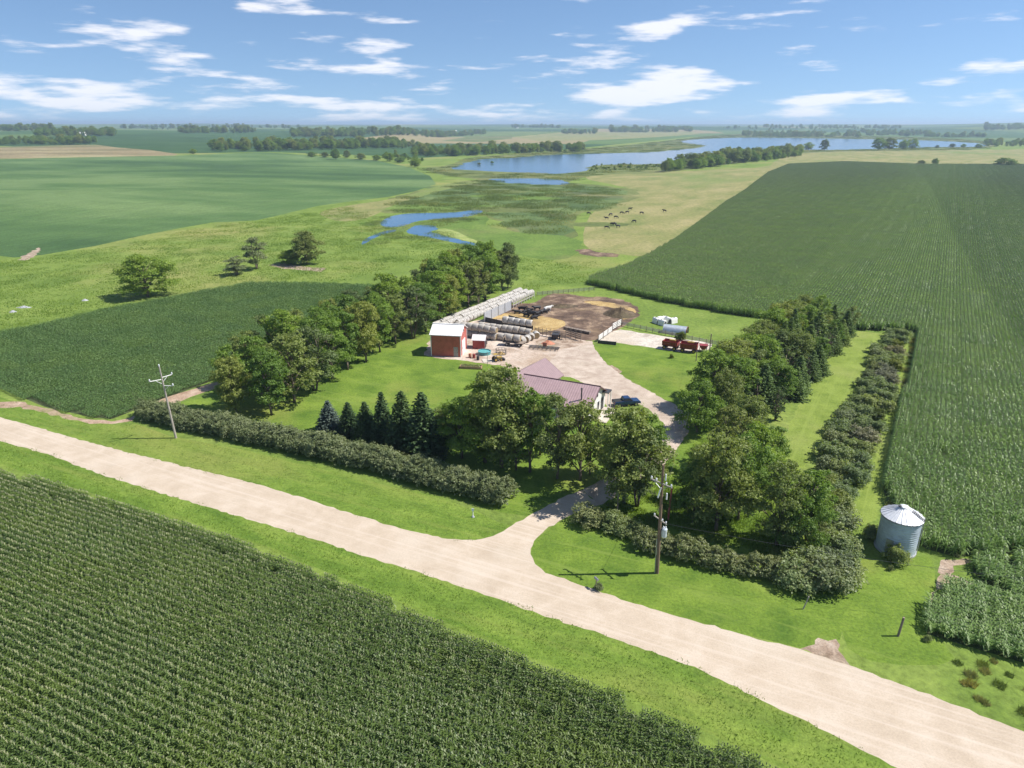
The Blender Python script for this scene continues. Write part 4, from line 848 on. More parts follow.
for k in range(15):
    z = .5+k*.3; ld.tube(((R+.12)*math.cos(t)+.2*math.sin(t), (R+.12)*math.sin(t)-.2*math.cos(t), z), ((R+.12)*math.cos(t)-.2*math.sin(t), (R+.12)*math.sin(t)+.2*math.cos(t), z), .018, n=5)
ld.build('ladder', M_steel, gb)
rl = MB()
for k in range(8):
    f = k/7; r = (R+.1)*(1-f)+.9*f; rl.box((r*math.cos(t), r*math.sin(t), HW+.08+.9*f*.78), (.08, .42, .05), t)
for s_ in (-1, 1): rl.tube(((R+.1)*math.cos(t)-s_*.2*math.sin(t), (R+.1)*math.sin(t)+s_*.2*math.cos(t), HW+.1), (.9*math.cos(t)-s_*.2*math.sin(t), .9*math.sin(t)+s_*.2*math.cos(t), HW+.84), .025, n=5)
rl.build('roof_ladder', M_dark, roof)
dt = math.radians(-140); MB().box(((R+.02)*math.cos(dt), (R+.02)*math.sin(dt), 1.25), (.08, .75, 1.5), dt).build('door', M_steel, gb)

# ------------------------------------------------------------------ barn
def gable_roof(mb, L, Wd, he, hr, ov=.3, th=.12, mi=0):
    """ridge along local x"""
    sl = (hr-he)/(Wd/2); y0 = Wd/2+ov; z0 = he-sl*ov
    for s in (-1, 1):
        P = [(-L/2-ov, s*y0, z0), (L/2+ov, s*y0, z0), (L/2+ov, 0, hr), (-L/2-ov, 0, hr)]
        T = [(x, y, z+th) for x, y, z in P]
        mb.add(P+T, [(0, 1, 2, 3), (4, 5, 6, 7), (0, 1, 5, 4), (0, 3, 7, 4), (1, 2, 6, 5)], mi)
def gable_walls(mb, L, Wd, he, hr, ends=(1, 1), mi=0, mie=1):
    a, b = L/2, Wd/2
    for s in (-1, 1):
        mb.add([(-a, s*b, 0), (a, s*b, 0), (a, s*b, he), (-a, s*b, he)], [(0, 1, 2, 3)], mi)
        mb.add([(s*a, -b, 0), (s*a, b, 0), (s*a, b, he), (s*a, 0, hr), (s*a, -b, he)], [(0, 1, 2, 3, 4)], mie)
ba = math.atan2(-.9, 6); BL, BW = 6.2, 6.0
bc = Vector((-13.75, 134.15))+Vector((math.cos(ba+PI/2), math.sin(ba+PI/2)))*BW/2+Vector((.1, 0))
barn = empty('barn', (bc.x, bc.y, 0), ba, 'small red gabled barn with white metal roof at the lawn edge', 'barn')
m = MB(); gable_walls(m, BL, BW, 4.6, 6.0); m.build('wall', [M_red, M_redy], barn)
m = MB(); gable_roof(m, BL, BW, 4.6, 6.0, .28); br = m.build('roof', M_wroof, barn)
MB().box((0, 0, 6.16), (BL+.6, .35, .06)).build('ridge_cap', M_white, br)
m = MB().box((BL/2+.04, -.2, 1.5), (.08, 2.9, 3.0)); bd_ = m.build('door', M_white, barn); MB().box((BL/2+.1, -1.3, 1.4), (.05, .06, .3)).build('handle', M_dark, bd_)
m = MB().box((BL/2-1.0, -BW/2-.03, 1.05), (.95, .06, 2.1)); d2 = m.build('door', M_greyw, barn); d2['label'] = 'grey walk-in side door'; MB().box((BL/2-.65, -BW/2-.08, 1.05), (.06, .05, .12)).build('handle', M_dark, d2)
m = MB()
for x in (-1, 1):
    for y in (-1, 1): m.box((x*(BL/2+.01), y*(BW/2+.01), 2.28), (.16, .16, 4.56))
m.build('corner_trim', M_white, barn)
w = MB().box((BL/2+.02, 0, 4.9), (.06, .7, .6)).build('window', M_white, barn); MB().box((BL/2+.06, 0, 4.9), (.02, .5, .42)).build('pane', M_glass, w)
# little shed behind barn
x, y, z = gp(477.5, 349); sh = empty('garden_shed', (x+.4, y+1.2, 0), ba, 'little gabled shed with pale roof tucked behind the red barn', 'shed')
m = MB(); gable_walls(m, 2.6, 2.2, 2.0, 2.8); m.build('wall', [M_redp, M_mtrim], sh); m = MB(); gable_roof(m, 2.6, 2.2, 2.0, 2.8, .2, .08); m.build('roof', M_wroof, sh)
MB().box((1.33, 0, .9), (.05, .9, 1.7)).build('door', M_dark, sh)
# ------------------------------------------------------------------ house
ha = math.atan2(-5.3, 11.1); HWd = 8.5
hroot = empty('house', (8.2, 106.4, 0), ha, 'white farmhouse with L-shaped mauve metal roof beside the driveway', 'house')
L1 = 12.8; m = MB(); gable_walls(m, L1, HWd, 2.7, 5.0); m.build('wall', [M_whitew, M_whitew], hroot)
m = MB(); gable_roof(m, L1, HWd, 2.7, 5.0, .45, .14); rfo = m.build('roof', M_mauve, hroot)
m = MB()
for s in (-1, 1):
    m.add([(L1/2+.46, 0, 5.0), (L1/2+.46, s*(HWd/2+.47), 2.43), (L1/2+.46, s*(HWd/2+.47), 2.62), (L1/2+.46, 0, 5.18), (L1/2+.52, 0, 5.0), (L1/2+.52, s*(HWd/2+.47), 2.43), (L1/2+.52, s*(HWd/2+.47), 2.62), (L1/2+.52, 0, 5.18)], [(0, 1, 2, 3), (4, 5, 6, 7), (0, 1, 5, 4), (3, 2, 6, 7), (1, 2, 6, 5)])
m.tube((-L1/2-.45, 0, 5.17), (L1/2+.5, 0, 5.17), .09, .09, 6); m.build('fascia', M_mtrim, rfo)
# second wing, running back from the left end
w2 = Vector((-L1/2-2.0, 0)); m = MB(); L2 = 14.0; W2 = 7.2
def rot90(P): return [(-y, x, z) for x, y, z in P]
ra = math.radians(82)
def wing(name, fn, mats):
    q = MB(); fn(q); c_, s_ = math.cos(ra), math.sin(ra)
    q.V = [(w2.x+x*c_-y*s_+(L2/2-4.6)*c_, w2.y+x*s_+y*c_+(L2/2-4.6)*s_, z) for x, y, z in q.V]; return q.build(name, mats, hroot)
wing('wing_wall', lambda q: gable_walls(q, L2-.1, W2, 2.66, 4.9), [M_whitew, M_whitew])
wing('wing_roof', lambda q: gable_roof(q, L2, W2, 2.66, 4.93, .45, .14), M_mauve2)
wing('wing_fascia', lambda q: q.box((L2/2+.48, -W2/4-.1, 3.72), (.08, W2/2+.6, .26), rx=math.atan2(2.27, W2/2)).box((L2/2+.48, W2/4+.1, 3.72), (.08, W2/2+.6, .26), rx=-math.atan2(2.27, W2/2)), M_mtrim)
for yy, zz, ww, hh in ((-1.9, 1.5, .9, 1.5), (.6, 1.5, 1.1, 1.6), (0, 3.55, .7, .8)):
    f = MB().box((L1/2+.02, yy, zz), (.06, ww, hh)).build('window', M_white, hroot); MB().box((L1/2+.06, yy, zz), (.02, ww-.18, hh-.18)).build('pane', M_glass, f)
d3 = MB().box((L1/2+.03, 2.7, 1.05), (.08, 1.0, 2.1)).build('door', M_dark, hroot); MB().box((L1/2+.1, 2.35, 1.05), (.05, .08, .08)).build('handle', M_chrome, d3)
for xx in (-4, -1, 2, 4.6):
    f = MB().box((xx, -HWd/2-.02, 1.5), (1.3, .06, 1.2)).build('window', M_white, hroot); MB().box((xx, -HWd/2-.06, 1.5), (1.12, .02, 1.02)).build('pane', M_glass, f)
for xx in (-1, 2.6):
    f = MB().box((xx, HWd/2+.02, 1.5), (1.3, .06, 1.2)).build('window', M_white, hroot); MB().box((xx, HWd/2+.06, 1.5), (1.12, .02, 1.02)).build('pane', M_glass, f)
MB().tube((L1/2-1.7, -HWd/2+1.3, 3.0), (L1/2-1.7, -HWd/2+1.3, 5.4), .11, .11, 10).tube((L1/2-1.7, -HWd/2+1.3, 5.4), (L1/2-1.7, -HWd/2+1.3, 5.55), .17, .1, 10).build('chimney_pipe', M_dark, rfo)
MB().box((L1/2+.55, HWd/2-.9, 3.15), (1.2, 1.8, .14)).build('porch_roof', M_dark, hroot)
MB().box((L1/2+1.3, .6, .06), (2.4, 6.4, .12)).build('porch_slab', M_conc, hroot)
for yy in (HWd/2-.15, HWd/2-1.7): MB().box((L1/2+1.05, yy, 1.6), (.12, .12, 2.96)).build('porch_post', M_white, hroot)
# round blue pool behind trees
x, y, z = gp(541, 428); pl = empty('paddling_pool', (x, y, 0), 0, 'small pale blue object on the lawn behind the house trees', 'paddling pool')
MB().lathe([(.9, 0), (.95, .35), (.85, .35), (.82, .06), (0, .06)], 20).build('rim', simple('pale_blue_plastic', (.3, .5, .7), .4), pl)

# ------------------------------------------------------------------ poles
def insul(mb, p, s=1.0): mb.tube(p, (p[0], p[1], p[2]+.12*s), .05*s, .085*s, 8).tube((p[0], p[1], p[2]+.12*s), (p[0], p[1], p[2]+.2*s), .06*s, .08*s, 8).tube((p[0], p[1], p[2]+.2*s), (p[0], p[1], p[2]+.27*s), .07*s, .03*s, 8)
x, y, z = gp(657, 573); up = empty('utility_pole', (x, y, 0), 0, 'brown wooden utility pole with grey transformer on the right lawn', 'utility pole')
HP = 13.0; lean = Vector((-.35, 0)); MB().tube((0, 0, -.1), (lean.x, 0, HP), .21, .12, 12).build('pole', M_polew, up)
def PX(h): return lean.x*h/HP
m = MB().tube((-.26, -.1, .05), (PX(4.2)-.26, -.1, 4.3), .055, n=8).tube((-.26, -.1, 2.4), (PX(4.2)-.26, -.1, 4.3), .06, n=8); m.build('conduit', M_steel, up)
m = MB().box((PX(6.6), 0, 6.6), (.1, 2.0, .12), .5); a1 = m.build('crossarm', M_greyw, up)
m = MB()
for s in (-.9, -.35, .9): insul(m, (PX(6.6)-s*math.sin(.5), s*math.cos(.5), 6.66))
m.build('insulator', M_porc, a1)
m = MB().box((PX(11)-.1, 0, 10.9), (.1, 2.6, .13), .75, rx=.0); a2 = m.build('crossarm', M_greyw, up)
m = MB()
for s in (-1.2, -.6, .6, 1.2): insul(m, (PX(11)-.1-s*math.sin(.75), s*math.cos(.75), 10.96), 1.2)
m.build('insulator', M_porc, a2)
m = MB().tube((PX(10), 0, 10.1), (PX(11)+.55, -.6, 10.9), .035, n=6).tube((PX(10), 0, 10.1), (PX(11)-.75, .6, 10.9), .035, n=6); m.build('arm_brace', M_steel, up)
m = MB().tube((PX(9)-.4, -.1, 9.3), (PX(9)-.15, -.1, 10.5), .09, .07, 8); m.tube((PX(9)+.5, -.1, 9.1), (PX(9)+.5, -.1, 9.8), .09, .07, 8).tube((PX(11.6)+.3, -.1, 11.3), (PX(11.6)+.3, -.1, 12.0), .08, .07, 8); m.build('fuse_cutout', M_porc, up)
tx = (.32, -.22); m = MB().tube((tx[0], tx[1], 4.75), (tx[0], tx[1], 5.65), .27, .27, 18).tube((tx[0], tx[1], 5.65), (tx[0], tx[1], 5.75), .3, .22, 18)
tr = m.build('transformer', simple('pale_grey_tank', (.55, .6, .65), .4, .1), up); m = MB(); insul(m, (tx[0]+.1, tx[1], 5.72)); insul(m, (tx[0]-.12, tx[1], 5.72)); m.build('bushing', M_porc, tr)
MB().box((.12, -.1, 5.2), (.25, .12, .5)).build('bracket', M_steel, up)
x2, y2, z2 = gp(176, 438); lp = empty('power_pole', (x2, y2, 0), 0, 'tall grey wooden power pole with white crossarms by the left hedge', 'utility pole')
HQ = 11.6; lx = -.45; MB().tube((0, 0, -.1), (lx, 0, HQ), .18, .1, 10).build('pole', M_greyw, lp)
def arm(h, az, L, side, nm='crossarm'):
    c_, s_ = math.cos(az), math.sin(az); x0 = lx*h/HQ; a = (x0, 0, h); b = (x0+side*L*c_, side*L*s_, h+.05)
    o = MB().tube(a, b, .06, .06, 6).tube((x0, 0, h-.8), (x0+side*L*.55*c_, side*L*.55*s_, h), .035, n=5).build(nm, M_white, lp)
    q = MB(); insul(q, b, 1.4); q.build('insulator', M_porc, o); return Vector((x2, y2, 0))+Vector(b)
t1 = arm(9.9, .85, 1.5, 1); t2 = arm(9.6, .7, 1.7, -1); t3 = arm(8.6, -.12, 1.5, 1)
q = MB(); insul(q, (lx, 0, HQ), 1.4); q.build('insulator', M_porc, lp); t4 = Vector((x2+lx, y2, HQ+.3))
# wires
def wire(name, A, B, sag, label, parent=None, r=.014):
    A = Vector(A); B = Vector(B); P = [A.lerp(B, k/24)-Vector((0, 0, sag*4*(k/24)*(1-k/24))) for k in range(25)]
    o = MB().path(P, [r]*25, 5).build(name, M_dark); tag(o, label, 'cable', 'overhead cables'); return o
pT = Vector((x, y, 0)); 
wire('power_cable', pT+Vector((PX(6.6)-.15, .8, 6.9)), (40.5, 133.5, 6.2), 2.0, 'thin dark service cable from transformer pole towards the yard pole')
wire('power_cable', pT+Vector((PX(6.6), -.8, 6.75)), (75, 47, 7.0), 1.6, 'thin dark cable from transformer pole passing right over the hedge')
# yard pole & misc posts
def post(name, px, h, r, mat, label, lean=(0, 0), cat='post', cap=None):
    x, y, z = gp(*px); o = MB().tube((0, 0, -.1), (lean[0], lean[1], h), r, r*.85, 8).build(name, mat, None, (x, y, z)); tag(o, label, cat); return o
post('yard_pole', (709, 356), 4.8, .13, M_wood, 'dark wooden yard pole right of the red wagons', cat='pole')
post('wooden_post', (696, 361), 2.0, .1, M_wood, 'short post with flat top left of the yard pole')
MBp = MB().box((0, 0, 2.0), (.6, .3, .08)); 
post('wooden_post', (803, 609), 1.5, .07, M_greyw, 'thin leaning post on the lawn before the hedge corner', (.35, 0))
post('wooden_post', (898, 636), 2.1, .12, M_wood, 'thick leaning wooden post on the lawn below the grain bin', (.15, .05))
post('trimmed_trunk', (617, 516), 3.2, .1, M_wood, 'thin bare post in the shade beside the driveway trees')
post('light_pole', (487.5, 366), 3.0, .05, M_steel, 'thin metal pole between the garden bed and small tractor', cat='pole')
post('dead_stump', (668, 520), 4.5, .13, M_redy, 'reddish bare snag standing just right of transformer pole', (.1, 0), cat='snag')
# white marker on left verge
x, y, z = gp(473, 517); mk = empty('marker_post', (x, y, 0), 0, 'small white marker post on the verge before the left hedge', 'marker post')
MB().tube((0, 0, 0), (0, 0, 1.0), .06, .05, 8).build('post', M_white, mk); MB().box((0, -.03, 1.05), (.3, .04, .35)).build('plate', M_porc, mk); MB().tube((0, 0, -.02), (0, 0, .15), .22, .15, 10).build('base', M_concw, mk)
x, y, z = gp(596, 588); mbx = empty('mailbox', (x, y, 0), .5, 'mailbox on a post with plants round its foot by the road', 'mailbox')
MB().tube((0, 0, 0), (0, 0, 1.05), .06, .06, 8).build('post', M_wood, mbx)
m = MB(); m.prism([(-.11, 0), (.11, 0), (.11, .14), (.06, .22), (-.06, .22), (-.11, .14)], -.28, .28); b_ = m.build('box', M_steel, mbx, (0, 0, 1.05)); MB().box((.13, .05, .15), (.02, .04, .2)).build('flag', M_redp, b_)
x, y, z = gp(598, 589); tree(SHR[3], (x, y, 0), .9, 2.4, wide=.9, label='small plant clump at the foot of the mailbox', cat='plant', name='plant_clump', pn=('foliage', 'stems'))

# ------------------------------------------------------------------ bales
def bale_mesh(name, wrap):
    mb = MB(); n = 20; Lb = 1.45; R_ = .8; rs = random.Random(3); prof = []
    rings = [(-Lb/2, .3, 1), (-Lb/2, .66, 1), (-Lb/2+.14, .8, 0), (-.25, .82, 0), (.25, .81, 0), (Lb/2-.14, .8, 0), (Lb/2, .66, 1), (Lb/2, .3, 1)]
    V = []; 
    for (xx, r, _) in rings:
        for k in range(n):
            t = 2*PI*k/n; rr = r*(1+rs.uniform(-.02, .02)); V.append((xx, rr*math.cos(t), .8+rr*math.sin(t)*(.97)))
    for j in range(len(rings)-1):
        mi = 1 if (rings[j][2] and rings[j+1][2]) else 0
        mb.add([V[j*n+k] for k in range(n)]+[V[(j+1)*n+k] for k in range(n)], [(k, (k+1) % n, n+(k+1) % n, n+k) for k in range(n)], mi)
    mb.add(V[:n], [tuple(range(n))], 1); mb.add(V[-n:], [tuple(range(n))], 1)
    me = raw_mesh(name, mb.V, mb.F, [wrap, M_hay], mb.I, False)
    bm = bmesh.new(); bm.from_mesh(me); bmesh.ops.remove_doubles(bm, verts=bm.verts, dist=.0005); bmesh.ops.recalc_face_normals(bm, faces=bm.faces); bm.to_mesh(me); bm.free()
    for p in me.polygons: p.use_smooth = p.material_index == 0
    return me
BW_ = bale_mesh('wrapped_bale', M_wrap); BD_ = bale_mesh('hay_bale', M_wrapd)
def bale_row(p0, p1, me, z, desc, grp, skip=(), step=1.5, off=0.0, name='round_bale', along_=True):
    a = Vector(p0); b = Vector(p1); d = (b-a); L = d.length; d.normalize(); n = int(L/step); rz = math.atan2(d.y, d.x)
    a = a+Vector((-d.y, d.x))*off
    for i in range(n):
        if i in skip: continue
        p = a+d*(step*(i+.5)); o = link(name, me); o.location = (p.x+random.uniform(-.04, .04), p.y+random.uniform(-.12, .12), z); o.rotation_euler = (0, 0, rz+random.uniform(-.08, .08)); s0 = random.uniform(.9, 1.06); o.scale = (1, s0, s0)
        tag(o, desc % ordn(i+1), 'bale', grp)
r0, r1 = G(447, 331), G(534, 294)
for j, (nm, of) in enumerate((('fence-side', 0.2), ('middle', 2.1), ('tree-side', 4.0))):
    bale_row(r0, r1, BW_, 0, 'white wrapped round bale, %%s from the barn in the %s long row' % nm, 'long rows of wrapped bales', off=of, skip=(() if j else (0, 1, 2)))
bale_row(G(453, 336), G(497, 342), BD_, 0, 'brown round bale, bottom layer, %s from barn in the double stack', 'double stack of brown bales', off=1.2)
bale_row(G(453, 336), G(497, 342), BD_, 1.58, 'brown round bale, top layer, %s from barn in the double stack', 'double stack of brown bales', off=1.2)
bale_row(G(476, 330), G(533, 337.5), BD_, 0, 'brown round bale, %s from left in the row behind the double stack', 'row of brown bales behind the stack', off=1.5)
bale_row(G(500, 331), G(533, 335.5), BW_, 1.58, 'greyish wrapped bale, %s from left atop the back bale row', 'bales atop the back row', off=1.6)
bale_row(G(496, 341), G(512, 343), BD_, 0, 'loose brown bale, %s from left before the back bale row', 'loose bales by the wagon', off=1.2)
for i, q in enumerate(((522, 344), (527, 342), (531, 340), (536, 338))):
    x, y, z = gp(*q); o = link('round_bale', BW_ if i % 2 else BD_); o.location = (x, y, 0); o.rotation_euler = (0, 0, .9+i*.3); tag(o, 'single loose bale, %s from the wagon toward the pen fence' % ordn(i+1), 'bale', 'loose bales by the pen')
# ------------------------------------------------------------------ walls and fences of the feedlot
def wallseg(name, a, b, h, th, mat, label, posts=0, pmat=None, z0=0.0, cat='fence', slats=0, ph=None):
    a = Vector(a); b = Vector(b); d = b-a; L = d.length; rz = math.atan2(d.y, d.x); r = empty(name, (a.x, a.y, 0), rz, label, cat)
    m = MB()
    if slats:
        for k in range(slats): m.box((L/2, 0, z0+(h-z0)*(k+.5)/slats), (L, th, (h-z0)/slats*.5))
        m.build('rails', mat, r)
    else: m.box((L/2, 0, z0+(h-z0)/2), (L, th, h-z0)).build('panel', mat, r)
    for k in range(posts):
        MB().tube((L*k/max(1, posts-1), -th/2-.05, 0), (L*k/max(1, posts-1), -th/2-.05, ph or h+.15), .06, .055, 7).build('post', pmat or M_wood, r)
    return r
wallseg('windbreak_wall', G(484, 322), G(511, 309.5), 2.3, .15, M_concw, 'pale upright windbreak wall along the straw pen below the bales', 5, M_steel)
wallseg('slatted_fence', G(513, 308), G(534, 297.5), 1.7, .08, M_greyw, 'white slatted fence at the far end of the long bale rows', 9, M_white, .4, slats=2)
wallseg('steel_windbreak', G(509, 323.5), G(533, 330), 2.1, .12, M_dark, 'dark steel windbreak panel right of the straw pen', 4, M_dark)
wallseg('steel_windbreak', G(486, 321.5), G(508, 326.5), 1.1, .12, M_dark, 'low dark panel left of the steel windbreak', 3, M_dark)
wallseg('board_fence', G(535, 334), G(566, 340), 1.5, .07, M_wood, 'weathered board fence between the bales and cattle pens', 9, M_wood, .3, slats=4, ph=1.9)
wallseg('board_fence', G(566, 336), G(581, 341), 1.6, .07, M_wood, 'short wooden pen fence beside the dark gate posts', 4, M_wood, .3, slats=3, ph=2.6)
wallseg('feed_bunk', G(565, 329), G(590, 334), .6, .9, M_wood, 'long low weathered feed bunk in the dirt lot', 6, M_dark, .15, cat='feed bunk')
wallseg('pen_gate', G(598, 342), G(612, 332), 1.5, .08, M_white, 'near white gate panel at the corner of pale slab', 4, M_wood, .3, slats=4)
wallseg('pen_gate', G(612, 331), G(621, 326), 1.8, .08, M_white, 'far taller white gate panel at the corner of pale slab', 3, M_wood, .3, slats=4)
wallseg('low_barrier', G(598, 343.2), G(616, 345), .7, .2, M_dark, 'low dark barrier board along the grass edge by white gates', 3, M_dark)
wallseg('wire_fence', G(622, 326), G(706, 344), 1.1, .03, M_steel, 'thin wire fence behind the red wagons and pale slab', 14, M_wood, .3, slats=4)
wallseg('wire_fence', G(537, 296), G(594, 291), 1.2, .03, M_steel, 'thin wire fence along the far edge of the dirt lot', 12, M_wood, .3, slats=4)
wallseg('wire_fence', G(706, 344.5), G(736, 349), 1.2, .03, M_steel, 'thin wire fence from the yard pole to the windbreak', 6, M_wood, .3, slats=4)
# manure pile
def mound(name, px, rx, ry, h, mat, label, cat, seed):
    x, y, z = gp(*px); rs = random.Random(seed); V = [(0, 0, h)]; Fs = []; n = 22; R = 7
    for j in range(1, R+1):
        for k in range(n):
            t = 2*PI*k/n; f = j/R; V.append((rx*f*math.cos(t)*(1+rs.uniform(-.08, .08)), ry*f*math.sin(t)*(1+rs.uniform(-.08, .08)), h*(1-f)**1.1*(1+rs.uniform(-.35, .35)) if j < R else -.02))
    Fs += [(0, 1+k, 1+(k+1) % n) for k in range(n)]
    for j in range(1, R):
        for k in range(n): a = 1+(j-1)*n; b = 1+j*n; Fs.append((a+k, b+k, b+(k+1) % n, a+(k+1) % n))
    o = link(name, raw_mesh(name, V, Fs, mat, None, True), None, (x, y, 0)); return tag(o, label, cat)
mound('manure_pile', (620, 314), 4.2, 4.5, 1.7, M_manure, 'brown mounded manure pile ringed by straw in the dirt lot', 'manure pile', 1)
mound('manure_pile', (560, 306), 5, 2.4, .5, M_manure, 'low flat dark manure heap behind the cattle', 'manure pile', 2)
mound('straw_pile', (548, 343.5), 1.6, 1.2, .7, M_org, 'small reddish clay heap by the dark harrow', 'soil heap', 3)
# ------------------------------------------------------------------ quonset hut and calf hutches
a = Vector(G(664, 331.5)); b = Vector(G(687, 334.5)); d = b-a; L = d.length; q = empty('quonset_hut', (*((a+b)/2), 0), math.atan2(d.y, d.x), 'half round galvanised hut with dark open end on the grass', 'quonset hut')
R = 1.55; n = 16; m = MB()
for k in range(n):
    t0, t1 = PI*k/n, PI*(k+1)/n
    for r in (R, R-.05): m.add([(-L/2, r*math.cos(t0), r*math.sin(t0)+.25), (L/2, r*math.cos(t0), r*math.sin(t0)+.25), (L/2, r*math.cos(t1), r*math.sin(t1)+.25), (-L/2, r*math.cos(t1), r*math.sin(t1)+.25)], [(0, 1, 2, 3)])
m.build('shell', M_galvh, q, smooth=True)
m = MB(); P = [(-L/2+.1, (R-.05)*math.cos(PI*k/n), (R-.05)*math.sin(PI*k/n)+.25) for k in range(n+1)]; m.add(P, [tuple(range(n+1))]); m.build('end_wall', M_steel, q)
m = MB().box((0, R-.02, .13), (L, .12, .26)).box((0, -R+.02, .13), (L, .12, .26)); m.build('skid', M_wood, q)
m = MB()
for k in range(n):
    t0, t1 = PI*k/n, PI*(k+1)/n; m.tube((L/2, R*math.cos(t0), R*math.sin(t0)+.25), (L/2, R*math.cos(t1), R*math.sin(t1)+.25), .05, n=5)
m.build('end_rim', M_redp, q)
def hutch():
    r = empty('calf_hutch', (0, 0, 0), 0)
    m = MB(); m.prism([(-.62, 0), (.62, 0), (.5, 1.0), (.3, 1.3), (-.3, 1.3), (-.5, 1.0)], -1.0, .95); m.build('shell', M_white, r, bevel=.05)
    MB().prism([(-.4, .05), (.4, .05), (.36, .85), (.2, 1.02), (-.2, 1.02), (-.36, .85)], -1.03, -1.01).build('opening', M_dark, r)
    MB().box((0, .3, 1.31), (.35, .35, .05)).build('vent', M_dark, r); return r
hp = hutch()
for i, qx in enumerate(((656, 323), (661, 321.5), (667, 322), (673, 323), (662, 325))):
    o = hp if i == 0 else copy_tree(hp); x, y, z = gp(*qx); o.location = (x, y, 0); o.rotation_euler = (0, 0, .35+i*.07-(PI/2 if i % 2 else 0)); tag(o, 'white calf hutch with dark opening, %s from left behind the half round hut' % ordn((1, 2, 4, 5, 3)[i]), 'calf hutch', 'calf hutches by the hut')
# ------------------------------------------------------------------ vehicles and machines
def wheel(parent, c, r, w, rim=M_steel, axis='y'):
    d = Vector((0, w/2, 0)) if axis == 'y' else Vector((w/2, 0, 0)); c = Vector(c)
    o = MB().tube(c-d, c+d, r, r, 18).build('wheel', M_black, parent, bevel=.03); MB().tube(c-d*1.06, c+d*1.06, r*.55, r*.55, 12).build('rim', rim, o); return o
def wagon(px0, px1, label, h=1.5, seed=0):
    a = Vector(G(*px0)); b = Vector(G(*px1)); d = b-a; L = d.length; r = empty('forage_wagon', (*((a+b)/2), 0), math.atan2(d.y, d.x), label, 'farm wagon', 'red farm wagons')
    m = MB(); W_ = 2.1; z0 = .75
    for s in (-1, 1): m.add([(-L/2, s*W_/2*.8, z0), (L/2, s*W_/2*.8, z0), (L/2, s*W_/2, z0+h), (-L/2, s*W_/2, z0+h), (-L/2, s*(W_/2*.8-.05), z0), (L/2, s*(W_/2*.8-.05), z0), (L/2, s*(W_/2-.05), z0+h), (-L/2, s*(W_/2-.05), z0+h)], [(0, 1, 2, 3), (4, 5, 6, 7), (3, 2, 6, 7), (0, 1, 5, 4), (0, 3, 7, 4), (1, 2, 6, 5)])
    for s in (-1, 1): m.box((s*(L/2-.03), 0, z0+h*.45), (.06, W_*.86, h*.9))
    m.box((0, 0, z0), (L, W_*.8, .08)); m.build('box', M_redp, r)
    m = MB()
    for k in range(6):
        xx = -L/2+L*(k+.5)/6
        for s in (-1, 1): m.tube((xx, s*W_/2*.82, z0), (xx, s*(W_/2+.04), z0+h), .05, n=5)
    m.build('rib', M_redp, r)
    m = MB().box((0, 0, .6), (L*1.05, .2, .18)).tube((L/2, 0, .6), (L/2+1.3, 0, .45), .06, n=6); m.build('chassis', M_dark, r)
    for sx in (-1, 1):
        for s in (-1, 1): wheel(r, (sx*L*.33, s*.95, .42), .42, .28, M_yel)
    MB().box((L*.1, 0, z0+h+.12), (L*.4, .5, .25), .1).build('auger', M_yel, r); return r
wagon((663, 347.5), (678, 350), 'red forage wagon on the left at the pale slab', 1.1)
wagon((680, 350.5), (697, 352.5), 'longer red forage wagon on the right beside the yard pole', 1.2)
x, y, z = gp(703, 351); dmp = empty('red_hopper', (x, y, 0), -.25, 'small red hopper at the right end of the wagons', 'hopper'); m = MB(); m.prism([(-.9, 1.4), (.9, 1.4), (.35, .5), (-.35, .5)], -.8, .8); m.build('bin', M_redp, dmp)
m = MB()
for sx in (-.7, .7):
    for sy in (-.7, .7): m.tube((sx, sy, 0), (sx, sy, 1.35), .05, n=6)
m.build('leg_frame', M_dark, dmp)
# pickup
x, y, z = gp(626, 405); pk = empty('pickup_truck', (x, y, 0), math.radians(12), 'dark blue pickup truck parked on the gravel beside the house', 'pickup truck'); pk.scale = (.9, .9, .9)
m = MB(); m.prism([(-2.6, .5), (-2.55, 1.1), (-.95, 1.12), (1.05, 1.1), (2.45, 1.0), (2.6, .8), (2.6, .5)], -.93, .93); m.build('body', M_blue, pk, bevel=.07)
m = MB(); V = [(-.9, -.88, 1.1), (1.15, -.88, 1.1), (1.15, .88, 1.1), (-.9, .88, 1.1), (-.7, -.7, 1.72), (.45, -.7, 1.72), (.45, .7, 1.72), (-.7, .7, 1.72)]; m.add(V, [(4, 5, 6, 7), (0, 1, 2, 3), (0, 1, 5, 4), (1, 2, 6, 5), (2, 3, 7, 6), (3, 0, 4, 7)]); cab = m.build('cab', M_blue, pk, bevel=.06)
m = MB(); 
for s in (-1, 1): m.add([(-.75, s*.885, 1.16), (.95, s*.885, 1.16), (.42, s*.735, 1.64), (-.62, s*.735, 1.64)], [(0, 1, 2, 3)])
m.add([(1.13, -.78, 1.16), (1.13, .78, 1.16), (.53, .64, 1.67), (.53, -.64, 1.67)], [(0, 1, 2, 3)]); m.V = [(a*1.02, b*1.02, c) for a, b, c in m.V]; m.build('window', M_glass, cab)
m = MB().box((-1.75, 0, 1.13), (1.5, 1.55, .03)); m.build('bed_liner', M_black, pk)
for sx in (-1.65, 1.65):
    for s in (-1, 1): wheel(pk, (sx, s*.85, .38), .38, .26, M_chrome)
for s in (-1, 1): MB().box((2.6, s*.7, .82), (.06, .35, .18)).build('headlight', M_lamp, pk); MB().box((-2.6, s*.8, .9), (.05, .15, .3)).build('tail_light', M_redp, pk)
MB().box((2.65, 0, .52), (.12, 1.8, .16)).build('bumper', M_chrome, pk)
